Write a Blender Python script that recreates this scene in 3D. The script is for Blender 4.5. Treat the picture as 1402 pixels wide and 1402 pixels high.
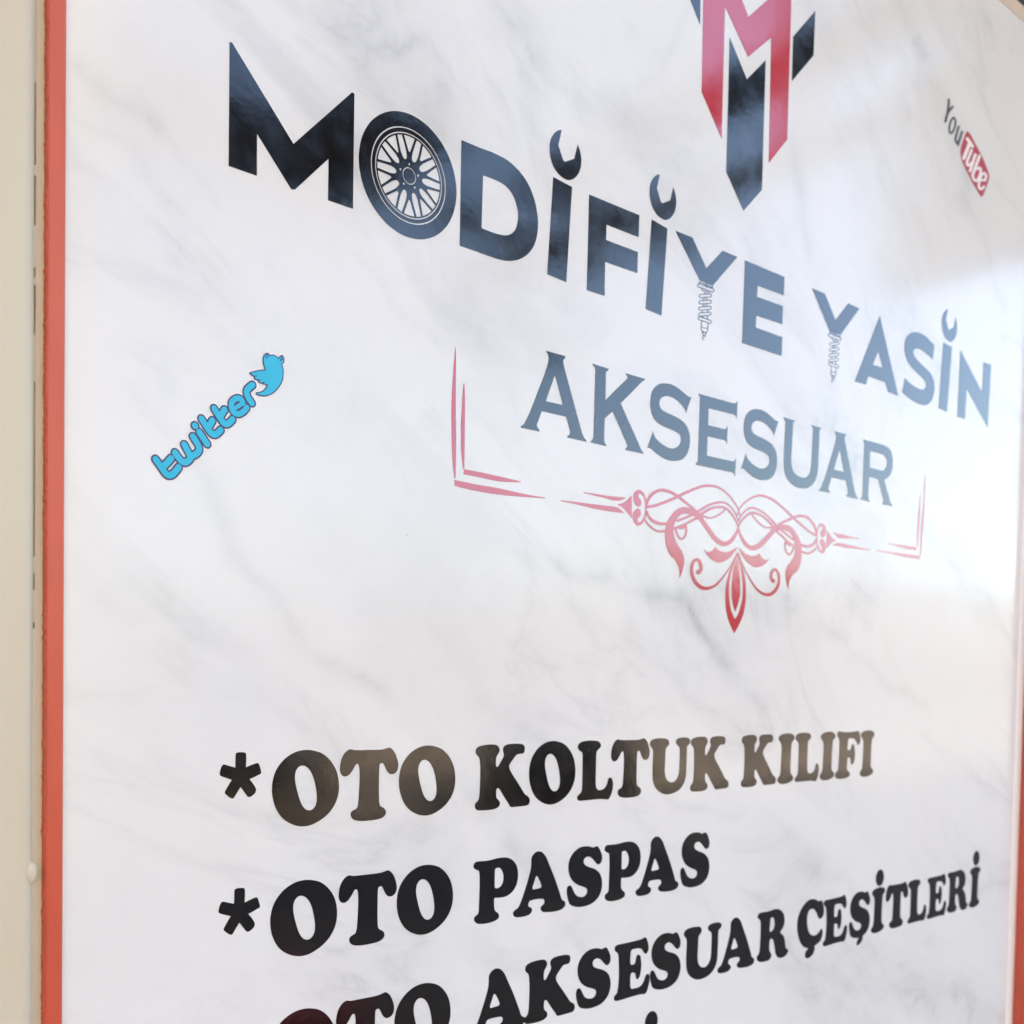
import bpy, bmesh, math, random, json
from mathutils import Vector, Matrix
random.seed(7)
R = math.radians
sc = bpy.context.scene
for o in list(bpy.data.objects): bpy.data.objects.remove(o)
C = sc.collection

# ------------------------------------------------------------------ camera, sky, sun, exposure
CAM_Z = 1.5                       # eye height; sign coordinates (mm) are measured from this point
PLANE = 0.48435                   # metres from the lens to the panel face
hx, hn, hv = (0.74595128, -0.66574142, -0.01857571), (-0.01014476, -0.03924637, 0.99917807), (0.66592325, 0.74514971, 0.03602966)
cam_d = bpy.data.cameras.new('camera'); cam = bpy.data.objects.new('camera', cam_d); C.objects.link(cam)
right = Vector((hx[0], hx[1], -hx[2])); down = Vector((hn[0], hn[1], -hn[2])); fwd = Vector((hv[0], hv[1], -hv[2]))
m = Matrix((( right[0], -down[0], -fwd[0]), (right[1], -down[1], -fwd[1]), (right[2], -down[2], -fwd[2]))).to_4x4()
m.translation = Vector((0, -PLANE, CAM_Z)); cam.matrix_world = m
cam_d.sensor_width = 36; cam_d.lens = 36*1542.4/1402; cam_d.shift_y = (977.3-701)/1402   # upper part of a portrait frame
cam_d.clip_start = 0.02; cam_d.clip_end = 600
cam_d.dof.use_dof = True; cam_d.dof.focus_distance = 0.56; cam_d.dof.aperture_fstop = 13
sc.camera = cam
SUN_EL, SUN_AZ = 38, 52           # sun stands behind the shop, off to the right
w = bpy.data.worlds.new('World'); sc.world = w; w.use_nodes = True
nt = w.node_tree; bg = nt.nodes['Background']; sky = nt.nodes.new('ShaderNodeTexSky')
sky.sky_type = 'NISHITA'; sky.sun_disc = False; sky.sun_elevation = R(SUN_EL); sky.sun_rotation = R(SUN_AZ)
sky.dust_density = 1.2; sky.ozone_density = 1.0
bg.inputs['Strength'].default_value = 0.15; nt.links.new(sky.outputs[0], bg.inputs[0])
sl = bpy.data.lights.new('sun', 'SUN'); sl.energy = 4.0; sl.angle = R(0.5); sl.color = (1.0, 0.89, 0.74)
so = bpy.data.objects.new('sun', sl); C.objects.link(so)
sd = Vector((math.sin(R(SUN_AZ))*math.cos(R(SUN_EL)), math.cos(R(SUN_AZ))*math.cos(R(SUN_EL)), math.sin(R(SUN_EL))))
so.rotation_euler = sd.to_track_quat('Z', 'Y').to_euler(); so.location = sd*30
sc.view_settings.view_transform = 'Standard'; sc.view_settings.look = 'None'
sc.view_settings.exposure = 2.41; sc.view_settings.gamma = 1.0; sc.view_settings.use_curve_mapping = False
sc.render.engine = 'CYCLES'

# ------------------------------------------------------------------ helpers
def mat(name, col, rough=.5, ior=1.5, **kw):
    M = bpy.data.materials.new(name); M.use_nodes = True
    b = M.node_tree.nodes['Principled BSDF']
    b.inputs['Base Color'].default_value = (*col, 1); b.inputs['Roughness'].default_value = rough; b.inputs['IOR'].default_value = ior
    for k, v in kw.items(): b.inputs[k].default_value = v
    return M
class NT:
    def __init__(s, M): s.t = M.node_tree; s.b = s.t.nodes['Principled BSDF']; s.pos = None
    def n(s, typ, **kw):
        x = s.t.nodes.new(typ)
        for k, v in kw.items(): setattr(x, k, v)
        return x
    def l(s, a, b): s.t.links.new(a, b)
    def P(s):
        if not s.pos: s.pos = s.n('ShaderNodeNewGeometry').outputs['Position']
        return s.pos
    def math(s, op, a, b=None, clamp=False):
        x = s.n('ShaderNodeMath', operation=op, use_clamp=clamp)
        for i, v in enumerate((a, b)):
            if v is None: continue
            if isinstance(v, (int, float)): x.inputs[i].default_value = v
            else: s.l(v, x.inputs[i])
        return x.outputs[0]
    def vmath(s, op, a, b=None, out=0):
        x = s.n('ShaderNodeVectorMath', operation=op)
        for i, v in enumerate((a, b)):
            if v is None: continue
            if isinstance(v, (tuple, list, Vector)): x.inputs[i].default_value = v
            else: s.l(v, x.inputs[i])
        return x.outputs[out]
    def noise(s, scale, detail=3, rough=.5, vec=None, stretch=None, out=0, dist=0):
        x = s.n('ShaderNodeTexNoise'); x.inputs['Scale'].default_value = scale; x.inputs['Detail'].default_value = detail; x.inputs['Roughness'].default_value = rough; x.inputs['Distortion'].default_value = dist
        v = vec or s.P()
        if stretch: v = s.vmath('MULTIPLY', v, stretch)
        s.l(v, x.inputs['Vector']); return x.outputs[out]
    def ramp(s, f, pts):
        x = s.n('ShaderNodeValToRGB'); e = x.color_ramp.elements
        while len(e) < len(pts): e.new(.5)
        for q, (p, c) in zip(e, pts): q.position = p; q.color = c if len(c) == 4 else (*c, 1)
        s.l(f, x.inputs[0]); return x.outputs[0]
    def mix(s, f, a, b, mode='MIX'):
        x = s.n('ShaderNodeMix', data_type='RGBA', blend_type=mode)
        for i, v in ((0, f), (6, a), (7, b)):
            if isinstance(v, (int, float)): x.inputs[i].default_value = v
            elif isinstance(v, tuple): x.inputs[i].default_value = (*v, 1)
            else: s.l(v, x.inputs[i])
        return x.outputs[2]
    def bump(s, h, strength, dist, prev=None):
        x = s.n('ShaderNodeBump'); x.inputs['Strength'].default_value = strength; x.inputs['Distance'].default_value = dist
        s.l(h, x.inputs['Height'])
        if prev: s.l(prev, x.inputs['Normal'])
        return x.outputs[0]
    def col(s, c): s.l(c, s.b.inputs['Base Color'])
    def nrm(s, c): s.l(c, s.b.inputs['Normal'])
    def rgh(s, c): s.l(c, s.b.inputs['Roughness'])

def link(name, me, m=None, parent=None):
    o = bpy.data.objects.new(name, me); C.objects.link(o)
    if m and me: me.materials.clear(); me.materials.append(m)
    if parent: o.parent = parent
    return o
def tag(o, label=None, cat=None, group=None, kind=None):
    if label: o['label'] = label
    if cat: o['category'] = cat
    if group: o['group'] = group
    if kind: o['kind'] = kind
    return o
def box(bm, x0, x1, y0, y1, z0, z1):
    v = [bm.verts.new((x, y, z)) for x in (x0, x1) for y in (y0, y1) for z in (z0, z1)]
    for f in ((0,1,3,2),(4,6,7,5),(0,4,5,1),(2,3,7,6),(0,2,6,4),(1,5,7,3)): bm.faces.new([v[i] for i in f])
def boxes(name, bs, m, parent=None, bevel=0, seg=2):
    bm = bmesh.new()
    for b in bs: box(bm, *b)
    bmesh.ops.recalc_face_normals(bm, faces=bm.faces)
    if bevel: bmesh.ops.bevel(bm, geom=bm.edges[:], offset=bevel, segments=seg, affect='EDGES', profile=.5)
    me = bpy.data.meshes.new(name); bm.to_mesh(me); bm.free()
    if bevel:
        for p in me.polygons: p.use_smooth = True
        me.set_sharp_from_angle(angle=R(35))
    return link(name, me, m, parent)

def smooth(c, n=5):
    """closed contour of [x, y, corner] -> dense polygon; spline through smooth points, straight between corners"""
    m = len(c); out = []
    P = [Vector(q[:2]) for q in c]
    for i in range(m):
        b, d = P[i], P[(i+1) % m]; cb, cd = c[i][2], c[(i+1) % m][2]
        a = b if cb else P[i-1]; e = d if cd else P[(i+2) % m]
        if cb and cd: out.append(b); continue
        for k in range(n):
            t = k/n; out.append(.5*((2*b)+(d-a)*t+(2*a-5*b+4*d-e)*t*t+(3*b-a-3*d+e)*t**3))
    return out
def spline_open(P, n=5):
    P = [Vector(q[:2]) for q in P]; out = []
    if len(P) == 2: return P
    for i in range(len(P)-1):
        a, b, d, e = P[max(i-1, 0)], P[i], P[i+1], P[min(i+2, len(P)-1)]
        for k in range(n):
            t = k/n; out.append(.5*((2*b)+(d-a)*t+(2*a-5*b+4*d-e)*t*t+(3*b-a-3*d+e)*t**3))
    return out+[P[-1]]
def capsule(P, r):
    """polyline -> outline polygon with round ends"""
    L, Rr = [], []
    for i, q in enumerate(P):
        t = (P[min(i+1, len(P)-1)]-P[max(i-1, 0)]).normalized(); nn = Vector((-t.y, t.x))*r
        L.append(q+nn); Rr.append(q-nn)
    def cap(c, v):
        th = math.atan2(v.y, v.x); return [c+r*Vector((math.cos(th+a), math.sin(th+a))) for a in [math.pi/2-k*math.pi/8 for k in range(1, 8)]]
    return L+cap(P[-1], P[-1]-P[-2])+Rr[::-1]+cap(P[0], P[0]-P[1])
def offset(P, d):
    n = len(P); area = sum(P[i].x*P[(i+1) % n].y-P[(i+1) % n].x*P[i].y for i in range(n)); s = 1 if area > 0 else -1; out = []
    for i in range(n):
        t1 = (P[i]-P[i-1]); t2 = (P[(i+1) % n]-P[i])
        if t1.length < 1e-6 or t2.length < 1e-6: continue
        t1.normalize(); t2.normalize()
        n1 = Vector((t1.y, -t1.x))*s; n2 = Vector((t2.y, -t2.x))*s; b = n1+n2
        if b.length < .3: b = n1.copy()
        b.normalize(); k = 1/max(.5, b.dot(n1)); out.append(P[i]+b*d*k)
    return out
def fill(groups, t=.2, base=.02, step=0.0):
    """groups of dense contours (first outer, rest holes; mm on the panel) -> thin solid lying on the panel face, one mesh"""
    bm = bmesh.new()
    for gi, g in enumerate(groups):
        cu = bpy.data.curves.new('c', 'CURVE'); cu.dimensions = '2D'; cu.fill_mode = 'BOTH'; cu.extrude = t/2000
        for c in g:
            s = cu.splines.new('POLY'); s.points.add(len(c)-1); s.use_cyclic_u = True
            for p, q in zip(s.points, c): p.co = (q[0]/1000, q[1]/1000, 0, 1)
        o = bpy.data.objects.new('c', cu); me = bpy.data.meshes.new_from_object(o)
        me.transform(Matrix.Translation((0, 0, (base+t/2+gi*step)/1000))); bm.from_mesh(me)
        bpy.data.objects.remove(o); bpy.data.curves.remove(cu); bpy.data.meshes.remove(me)
    me = bpy.data.meshes.new('vinyl'); bm.to_mesh(me); bm.free()
    me.transform(Matrix.Rotation(math.pi/2, 4, 'X'))
    return me
def shift(c, dx, dy): return [[x+dx, y+dy, f] for x, y, f in c]
def circle(cx, cy, r, n=64): return [Vector((cx+r*math.cos(2*math.pi*k/n), cy+r*math.sin(2*math.pi*k/n))) for k in range(n)]

# outlines of the lettering and marks, measured on the panel (mm: right, up; third value 1 = corner)
DATA = ''.join((
'{"glyph":{"star":[[[257.6,-41.77,0],[257.84,-40.44,0],[258.56,-40.02,0],[260.36,-39.9,0],[262.23,-40.14,0],[263.0,-40.82,0],[263.19,-42.86,0],[263.05,-45.85,0],[263.04,-47.28,1],[265.55,-46.4,0],[268.2,-45.6,0],[269.38,-45.5,0],[270.06,-46.19,0],[270.75,-48.12,0],[271.21,-49.8,0],[271.02,-50.64,0],[269.95,-51.11,0],[266.95,-52.32,0],[265.02,-52.98,1],[266.98,-55.33,0],[268.34,-57.51,0],[268.52,-58',
'.73,0],[267.87,-60.05,0],[266.05,-61.3,0],[264.89,-61.59,0],[263.89,-61.02,0],[262.04,-58.67,0],[260.37,-56.54,1],[258.44,-59.21,0],[256.83,-61.5,0],[256.02,-61.72,0],[254.72,-61.22,0],[252.76,-59.63,0],[252.27,-58.86,0],[252.52,-57.84,0],[254.17,-55.26,0],[255.83,-52.86,1],[253.17,-51.96,0],[250.26,-50.87,0],[249.55,-50.01,0],[249.66,-48.55,0],[250.38,-46.52,0],[251.11,-45.61,0],[251.97,-45.49,0]',
',[254.4,-46.24,0],[257.49,-47.17,1],[257.56,-44.74,0]]],"O":[[[297.16,-39.85,0],[300.77,-40.37,0],[305.15,-41.77,0],[308.86,-44.26,0],[311.87,-47.54,0],[313.98,-51.12,0],[315.16,-55.0,0],[315.59,-59.17,0],[315.1,-63.61,0],[313.48,-67.65,0],[310.74,-71.29,0],[307.09,-74.21,0],[302.73,-76.42,0],[298.76,-77.63,0],[294.82,-77.86,0],[290.89,-77.16,0],[287.0,-75.56,0],[283.47,-73.14,0],[280.66,-69.87,0]',
',[278.72,-66.07,0],[277.64,-62.34,0],[277.26,-58.96,0],[277.45,-55.31,0],[278.53,-51.09,0],[280.55,-47.52,0],[283.45,-44.42,0],[286.91,-42.08,0],[290.76,-40.51,0],[293.94,-39.94,0]],[[294.22,-47.52,0],[296.02,-48.0,0],[298.01,-49.49,0],[299.67,-51.9,0],[300.97,-54.94,0],[301.93,-58.44,0],[302.53,-61.93,0],[302.67,-64.14,0],[302.41,-66.64,0],[301.35,-68.77,0],[299.74,-69.92,0],[298.12,-70.06,0],[29',
'6.31,-69.47,0],[294.5,-67.7,0],[293.04,-65.12,0],[291.75,-61.62,0],[290.64,-57.84,0],[289.99,-54.71,0],[289.96,-51.93,0],[290.53,-49.79,0],[291.75,-48.29,0],[292.98,-47.63,0]]],"T":[[[322.02,-40.13,0],[323.36,-40.27,0],[325.08,-40.65,0],[328.93,-40.77,0],[333.59,-40.82,0],[338.31,-40.9,0],[342.27,-40.76,0],[344.66,-40.34,0],[346.46,-40.0,0],[348.08,-40.61,0],[349.93,-42.48,0],[351.4,-45.19,0],[352',
'.39,-48.21,0],[352.44,-50.54,0],[351.74,-52.5,0],[350.34,-53.7,0],[348.52,-54.12,0],[346.7,-53.6,0],[345.27,-52.22,0],[344.03,-50.03,0],[343.0,-48.34,0],[341.8,-47.96,0],[340.62,-48.57,0],[340.33,-50.37,0],[340.24,-54.63,0],[340.28,-61.19,0],[340.41,-66.45,0],[340.69,-69.1,0],[341.6,-70.64,0],[343.61,-71.76,0],[344.84,-73.32,0],[344.79,-74.97,0],[343.29,-76.45,0],[340.52,-77.31,0],[336.57,-77.61,0',
'],[331.87,-77.66,0],[327.6,-77.28,0],[324.89,-76.5,0],[323.34,-75.1,0],[322.93,-73.46,0],[323.49,-72.21,0],[324.81,-71.49,0],[326.53,-70.8,0],[327.39,-68.91,0],[327.72,-65.69,0],[328.01,-59.88,0],[328.16,-54.71,0],[328.02,-50.82,0],[327.59,-48.54,0],[326.54,-47.79,0],[325.4,-48.45,0],[323.91,-50.65,0],[322.22,-52.66,0],[320.34,-53.79,0],[318.45,-53.83,0],[316.93,-52.74,0],[316.14,-50.63,0],[316.22',
',-48.08,0],[316.99,-44.92,0],[318.46,-42.42,0],[320.14,-40.88,0]]],"K":[[[406.07,-43.31,0],[407.18,-41.88,0],[409.85,-41.07,0],[413.69,-40.59,0],[417.58,-40.55,0],[420.73,-40.85,0],[422.72,-41.89,0],[423.63,-43.41,0],[423.47,-44.9,0],[422.44,-46.36,0],[421.48,-47.67,0],[421.06,-49.74,0],[421.11,-52.13,0],[421.49,-53.19,0],[422.41,-53.43,0],[423.38,-52.67,0],[424.91,-50.63,0],[426.45,-48.59,0],[427',
'.09,-46.97,0],[426.77,-45.46,0],[426.34,-44.1,0],[426.7,-42.46,0],[428.27,-41.31,0],[431.06,-40.72,0],[435.09,-40.59,0],[439.16,-40.77,0],[441.63,-41.23,0],[442.98,-42.49,0],[443.23,-44.32,0],[442.57,-45.98,0],[441.15,-46.63,0],[438.7,-46.7,0],[436.88,-47.15,0],[435.09,-48.75,0],[432.92,-50.94,0],[431.55,-52.54,0],[431.3,-53.89,0],[431.82,-55.42,0],[433.91,-58.38,0],[437.68,-62.8,0],[441.05,-66.94',
',0],[444.02,-70.46,0],[446.12,-71.66,0],[447.61,-73.12,0],[447.95,-74.83,0],[447.08,-76.62,0],[445.03,-77.26,0],[440.09,-77.4,0],[433.98,-77.39,0],[432.55,-76.75,0],[431.1,-74.85,0],[428.62,-71.98,0],[426.15,-68.83,0],[424.1,-66.32,0],[422.9,-65.74,0],[421.93,-66.35,0],[421.66,-68.27,0],[421.75,-70.37,0],[422.45,-71.76,0],[423.86,-72.89,0],[424.69,-74.44,0],[424.14,-76.06,0],[422.38,-77.14,0],[419',
'.64,-77.71,0],[415.34,-77.87,0],[410.69,-77.7,0],[407.8,-77.36,0],[406.43,-76.24,0],[406.02,-74.74,0],[406.56,-73.3,0],[408.25,-72.08,0],[409.05,-70.21,0],[409.46,-66.11,0],[409.63,-60.21,0],[409.57,-54.32,0],[409.29,-50.47,0],[408.95,-48.7,0],[408.26,-47.35,0],[406.9,-46.27,0],[405.99,-45.07,0]]],"L":[[[487.12,-43.62,0],[488.64,-41.91,0],[491.78,-40.94,0],[496.32,-40.58,0],[500.91,-40.7,0],[504.4',
',-41.15,0],[506.53,-42.24,0],[507.36,-43.72,0],[506.85,-45.17,0],[505.02,-46.41,0],[503.67,-47.66,0],[503.32,-49.91,0],[503.25,-53.79,0],[503.23,-58.97,0],[503.25,-64.15,0],[503.41,-68.05,0],[504.13,-70.35,0],[505.8,-71.58,0],[507.9,-71.8,0],[510.23,-71.34,0],[512.54,-69.83,0],[513.89,-67.61,0],[514.53,-65.35,0],[515.92,-64.37,0],[517.61,-65.01,0],[518.71,-66.87,0],[519.08,-69.52,0],[518.34,-73.1,',
'0],[516.77,-76.3,0],[515.4,-77.85,0],[513.74,-78.08,0],[510.9,-77.65,0],[507.84,-77.39,0],[502.95,-77.36,0],[496.51,-77.41,0],[489.68,-77.41,0],[488.09,-76.83,0],[487.37,-75.51,0],[488.01,-74.11,0],[490.22,-72.64,0],[491.3,-70.94,0],[491.54,-66.79,0],[491.56,-59.74,0],[491.46,-53.34,0],[491.35,-49.5,0],[490.71,-47.72,0],[489.01,-46.7,0],[487.39,-45.38,0]]],"U":[[[553.44,-43.87,0],[554.15,-42.36,0]',
',[556.41,-41.3,0],[560.5,-40.75,0],[565.16,-40.77,0],[568.82,-41.13,0],[571.22,-42.12,0],[572.22,-43.7,0],[571.86,-45.41,0],[570.08,-46.9,0],[569.07,-48.08,0],[568.79,-50.47,0],[568.69,-54.94,0],[568.47,-60.43,0],[568.71,-64.22,0],[569.75,-67.03,0],[571.93,-69.2,0],[575.14,-70.33,0],[578.31,-70.04,0],[580.92,-68.26,0],[582.69,-65.56,0],[583.23,-62.8,0],[583.39,-58.27,0],[583.45,-52.7,0],[583.31,-4',
'8.87,0],[582.82,-47.29,0],[580.89,-45.84,0],[579.35,-44.41,0],[579.44,-42.68,0],[581.53,-41.34,0],[585.27,-40.84,0],[589.05,-40.83,0],[592.07,-41.43,0],[593.92,-42.7,0],[593.98,-44.46,0],[592.51,-45.82,0],[591.02,-46.83,0],[590.71,-48.75,0],[590.62,-53.65,0],[590.53,-59.96,0],[590.33,-66.26,0],[589.32,-69.72,0],[587.28,-72.94,0],[583.87,-75.56,0],[579.64,-77.24,0],[574.89,-78.01,0],[570.67,-78.04,',
'0],[566.45,-77.11,0],[562.22,-75.05,0],[559.03,-72.31,0],[557.22,-68.81,0],[556.58,-65.37,0],[556.39,-59.92,0],[556.57,-53.13,0],[556.61,-50.07,0],[556.13,-48.01,0],[554.8,-46.45,0],[553.48,-45.05,0]]],"I":[[[695.23,-44.35,0],[696.2,-42.84,0],[699.28,-41.69,0],[702.92,-41.16,0],[707.13,-40.94,0],[710.86,-41.33,0],[713.85,-42.48,0],[715.27,-44.23,0],[714.55,-46.07,0],[712.48,-47.42,0],[711.76,-49.1',
',0],[711.36,-51.88,0],[711.12,-55.9,0],[711.01,-61.48,0],[710.98,-66.45,0],[711.13,-69.56,0],[712.02,-71.46,0],[713.94,-72.64,0],[714.98,-74.09,0],[714.36,-75.77,0],[712.28,-76.91,0],[708.86,-77.83,0],[704.66,-78.38,0],[700.45,-78.26,0],[697.01,-77.37,0],[695.22,-75.75,0],[695.3,-74.06,0],[697.06,-72.61,0],[698.13,-71.13,0],[698.69,-68.39,0],[698.98,-63.48,0],[699.22,-57.34,0],[699.36,-52.43,0],[6',
'98.85,-49.35,0],[697.45,-47.32,0],[695.56,-45.73,0]]],"F":[[[772.74,-42.86,0],[773.55,-41.58,0],[775.87,-40.98,0],[779.15,-41.53,0],[785.71,-41.9,0],[792.92,-41.82,0],[798.97,-41.52,0],[802.94,-41.47,0],[804.23,-42.56,0],[805.59,-44.92,0],[806.35,-47.61,0],[805.88,-50.26,0],[804.75,-52.06,0],[803.23,-52.45,0],[801.65,-51.48,0],[800.01,-49.44,0],[798.1,-47.9,0],[795.63,-47.17,0],[791.38,-47.0,0],[7',
'89.0,-47.33,0],[788.35,-48.8,0],[787.93,-52.08,0],[787.77,-54.7,0],[788.56,-55.98,0],[790.37,-56.1,0],[792.45,-55.51,0],[793.26,-53.88,0],[794.07,-52.09,0],[795.56,-51.57,0],[797.13,-52.51,0],[798.06,-55.02,0],[798.81,-58.69,0],[798.59,-62.67,0],[797.56,-65.95,0],[796.12,-67.55,0],[794.32,-67.81,0],[793.36,-66.77,0],[792.93,-64.44,0],[791.92,-62.59,0],[789.78,-61.95,0],[788.31,-62.62,0],[787.84,-6',
'4.91,0],[787.73,-68.53,0],[787.87,-71.17,0],[789.15,-72.54,0],[791.31,-73.63,0],[792.31,-75.33,0],[791.48,-76.77,0],[788.83,-77.8,0],[784.07,-78.4,0],[778.14,-78.53,0],[773.4,-77.87,0],[771.56,-76.32,0],[771.34,-74.36,0],[773.14,-72.81,0],[774.83,-71.58,0],[775.45,-68.67,0],[775.88,-63.47,0],[776.13,-56.95,0],[776.11,-51.08,0],[775.82,-47.81,0],[774.68,-46.16,0],[773.14,-44.82,0]]],"P":[[[405.84,-',
'109.02,0],[406.38,-107.59,0],[408.08,-106.73,0],[411.36,-106.75,0],[415.24,-106.89,0],[419.54,-106.65,0],[423.48,-106.22,0],[427.85,-106.19,0],[431.48,-106.69,0],[434.75,-108.12,0],[437.24,-110.19,0],[438.94,-112.96,0],[439.72,-116.41,0],[439.61,-120.07,0],[438.59,-123.32,0],[436.62,-126.0,0],[433.62,-128.09,0],[430.02,-129.19,0],[426.02,-129.26,0],[422.44,-128.98,0],[421.73,-129.11,1],[421.57,-13',
'0.74,0],[421.67,-133.16,0],[421.91,-135.3,0],[422.82,-136.77,0],[424.64,-138.06,0],[425.55,-139.69,0],[425.11,-141.15,0],[423.15,-142.09,0],[420.0,-142.73,0],[416.08,-142.95,0],[412.19,-142.72,0],[409.27,-142.09,0],[407.52,-140.9,0],[406.9,-139.34,0],[407.45,-137.93,0],[409.35,-136.99,0],[410.2,-135.61,0],[410.34,-132.95,0],[410.48,-127.61,0],[410.61,-121.08,0],[410.48,-115.72,0],[410.15,-113.01,0',
'],[409.35,-111.89,0],[407.42,-111.1,0],[406.13,-110.08,0]],[[422.04,-112.3,0],[423.61,-111.77,0],[425.4,-112.04,0],[427.03,-113.42,0],[428.08,-115.49,0],[428.53,-117.66,0],[428.2,-120.34,0],[427.05,-122.33,0],[425.08,-123.47,0],[423.1,-123.55,0],[421.98,-122.97,0],[421.78,-121.14,0],[421.75,-116.93,0],[421.76,-113.92,0]]],"A":[[[456.48,-105.49,0],[458.41,-106.05,0],[460.58,-107.65,0],[462.57,-110.',
'03,0],[464.16,-113.0,0],[466.42,-117.0,0],[469.16,-122.01,0],[471.93,-127.68,0],[474.26,-132.7,0],[475.68,-136.04,0],[476.81,-137.29,0],[478.38,-137.96,0],[479.08,-139.32,0],[478.68,-140.87,0],[477.17,-142.11,0],[474.55,-142.89,0],[470.62,-143.18,0],[465.84,-142.98,0],[461.52,-142.43,0],[459.57,-141.61,0],[458.56,-140.23,0],[458.78,-139.01,0],[459.91,-138.21,0],[461.17,-137.43,0],[461.56,-135.91,0',
'],[460.88,-134.73,0],[459.38,-134.24,0],[455.76,-133.96,0],[451.96,-133.96,0],[449.46,-134.44,0],[448.58,-135.88,0],[448.49,-137.26,0],[449.34,-137.89,0],[450.82,-138.63,0],[451.49,-139.96,0],[450.9,-141.44,0],[448.83,-142.56,0],[445.1,-143.0,0],[441.38,-142.92,0],[438.46,-142.47,0],[437.04,-141.49,0],[436.51,-139.89,0],[437.38,-138.62,0],[440.01,-137.43,0],[441.61,-135.63,0],[443.18,-132.75,0],[4',
'45.14,-128.36,0],[447.09,-123.65,0],[448.65,-119.5,0],[449.81,-115.91,0],[450.23,-112.55,0],[450.27,-109.47,0],[451.06,-107.69,0],[452.91,-106.16,0],[454.79,-105.49,0]],[[454.67,-119.99,0],[455.83,-120.89,0],[457.38,-123.24,0],[458.5,-125.54,0],[458.84,-126.83,0],[457.92,-127.51,0],[454.96,-127.7,0],[452.43,-127.81,0],[451.49,-127.18,0],[451.75,-125.72,0],[452.94,-123.06,0],[453.72,-120.97,0]]],"S',
'":[[[495.96,-105.64,0],[499.19,-106.08,0],[501.99,-106.98,0],[503.83,-106.76,0],[505.92,-106.52,0],[507.35,-107.46,0],[509.07,-109.91,0],[510.33,-112.64,0],[510.54,-114.96,0],[509.76,-117.01,0],[507.91,-118.04,0],[506.26,-117.75,0],[504.59,-116.34,0],[502.2,-114.15,0],[499.85,-112.7,0],[497.76,-112.27,0],[495.72,-112.72,0],[494.29,-114.04,0],[494.44,-115.99,0],[495.86,-117.42,0],[499.11,-118.88,0]',
',[502.85,-120.08,0],[506.15,-121.72,0],[509.04,-124.31,0],[510.55,-127.42,0],[511.12,-130.77,0],[510.31,-134.95,0],[508.3,-138.32,0],[505.33,-140.59,0],[501.66,-142.1,0],[497.07,-142.83,0],[491.59,-142.86,0],[487.04,-141.97,0],[483.41,-140.49,0],[481.78,-138.05,0],[480.57,-134.71,0],[480.12,-131.47,0],[480.64,-129.29,0],[482.4,-128.47,0],[483.99,-129.35,0],[485.39,-131.43,0],[487.27,-134.22,0],[48',
'9.58,-135.94,0],[492.78,-136.8,0],[495.51,-136.64,0],[497.31,-135.4,0],[497.94,-133.52,0],[496.98,-131.95,0],[494.42,-130.69,0],[490.29,-129.26,0],[486.62,-127.24,0],[483.62,-124.51,0],[481.74,-121.12,0],[481.11,-117.86,0],[481.33,-114.7,0],[482.8,-111.33,0],[485.62,-108.4,0],[489.17,-106.48,0],[492.32,-105.73,0]]],"E":[[[523.98,-173.17,0],[524.9,-172.1,0],[527.07,-171.52,0],[531.46,-171.5,0],[537',
'.22,-171.5,0],[543.49,-171.35,0],[548.92,-171.21,0],[551.64,-170.53,0],[553.24,-170.54,0],[554.68,-172.2,0],[555.92,-174.86,0],[556.48,-177.72,0],[555.87,-180.11,0],[554.53,-181.3,0],[552.92,-181.14,0],[551.73,-179.94,0],[550.3,-178.19,0],[548.21,-177.1,0],[545.47,-176.63,0],[541.41,-176.54,0],[539.64,-177.19,0],[539.11,-178.79,0],[539.0,-182.12,0],[539.0,-184.87,0],[539.72,-186.27,0],[541.75,-186',
'.59,0],[543.54,-186.2,0],[544.15,-184.46,0],[544.75,-182.1,0],[546.07,-180.92,0],[547.44,-181.14,0],[548.62,-182.39,0],[549.3,-184.96,0],[549.72,-188.11,0],[549.4,-192.06,0],[548.37,-195.28,0],[546.83,-196.81,0],[545.47,-196.64,0],[544.74,-195.29,0],[544.13,-193.19,0],[542.83,-192.06,0],[541.02,-191.76,0],[539.7,-192.46,0],[539.33,-194.69,0],[539.34,-197.75,0],[539.62,-200.85,0],[540.92,-202.24,0]',
',[543.63,-202.47,0],[547.25,-202.48,0],[550.4,-201.48,0],[552.61,-199.08,0],[553.9,-196.51,0],[555.24,-195.19,0],[557.09,-195.43,0],[558.17,-197.22,0],[557.96,-200.61,0],[556.92,-203.85,0],[555.98,-206.17,0],[554.38,-207.75,0],[552.91,-207.86,0],[548.28,-207.41,0],[541.23,-207.44,0],[530.87,-207.77,0],[525.95,-207.58,0],[524.7,-206.71,0],[524.31,-205.44,0],[525.05,-203.91,0],[526.97,-202.74,0],[52',
'7.57,-200.88,0],[528.24,-197.07,0],[528.48,-191.06,0],[528.29,-184.99,0],[527.89,-180.69,0],[527.26,-177.58,0],[526.13,-176.35,0],[524.34,-175.03,0]]],"R":[[[675.26,-174.64,0],[676.19,-172.94,0],[678.67,-172.04,0],[682.74,-172.11,0],[687.34,-172.24,0],[691.45,-172.0,0],[695.57,-171.6,0],[699.76,-171.89,0],[703.5,-173.24,0],[706.5,-175.5,0],[708.21,-178.06,0],[708.89,-181.28,0],[708.5,-184.36,0],[7',
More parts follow.
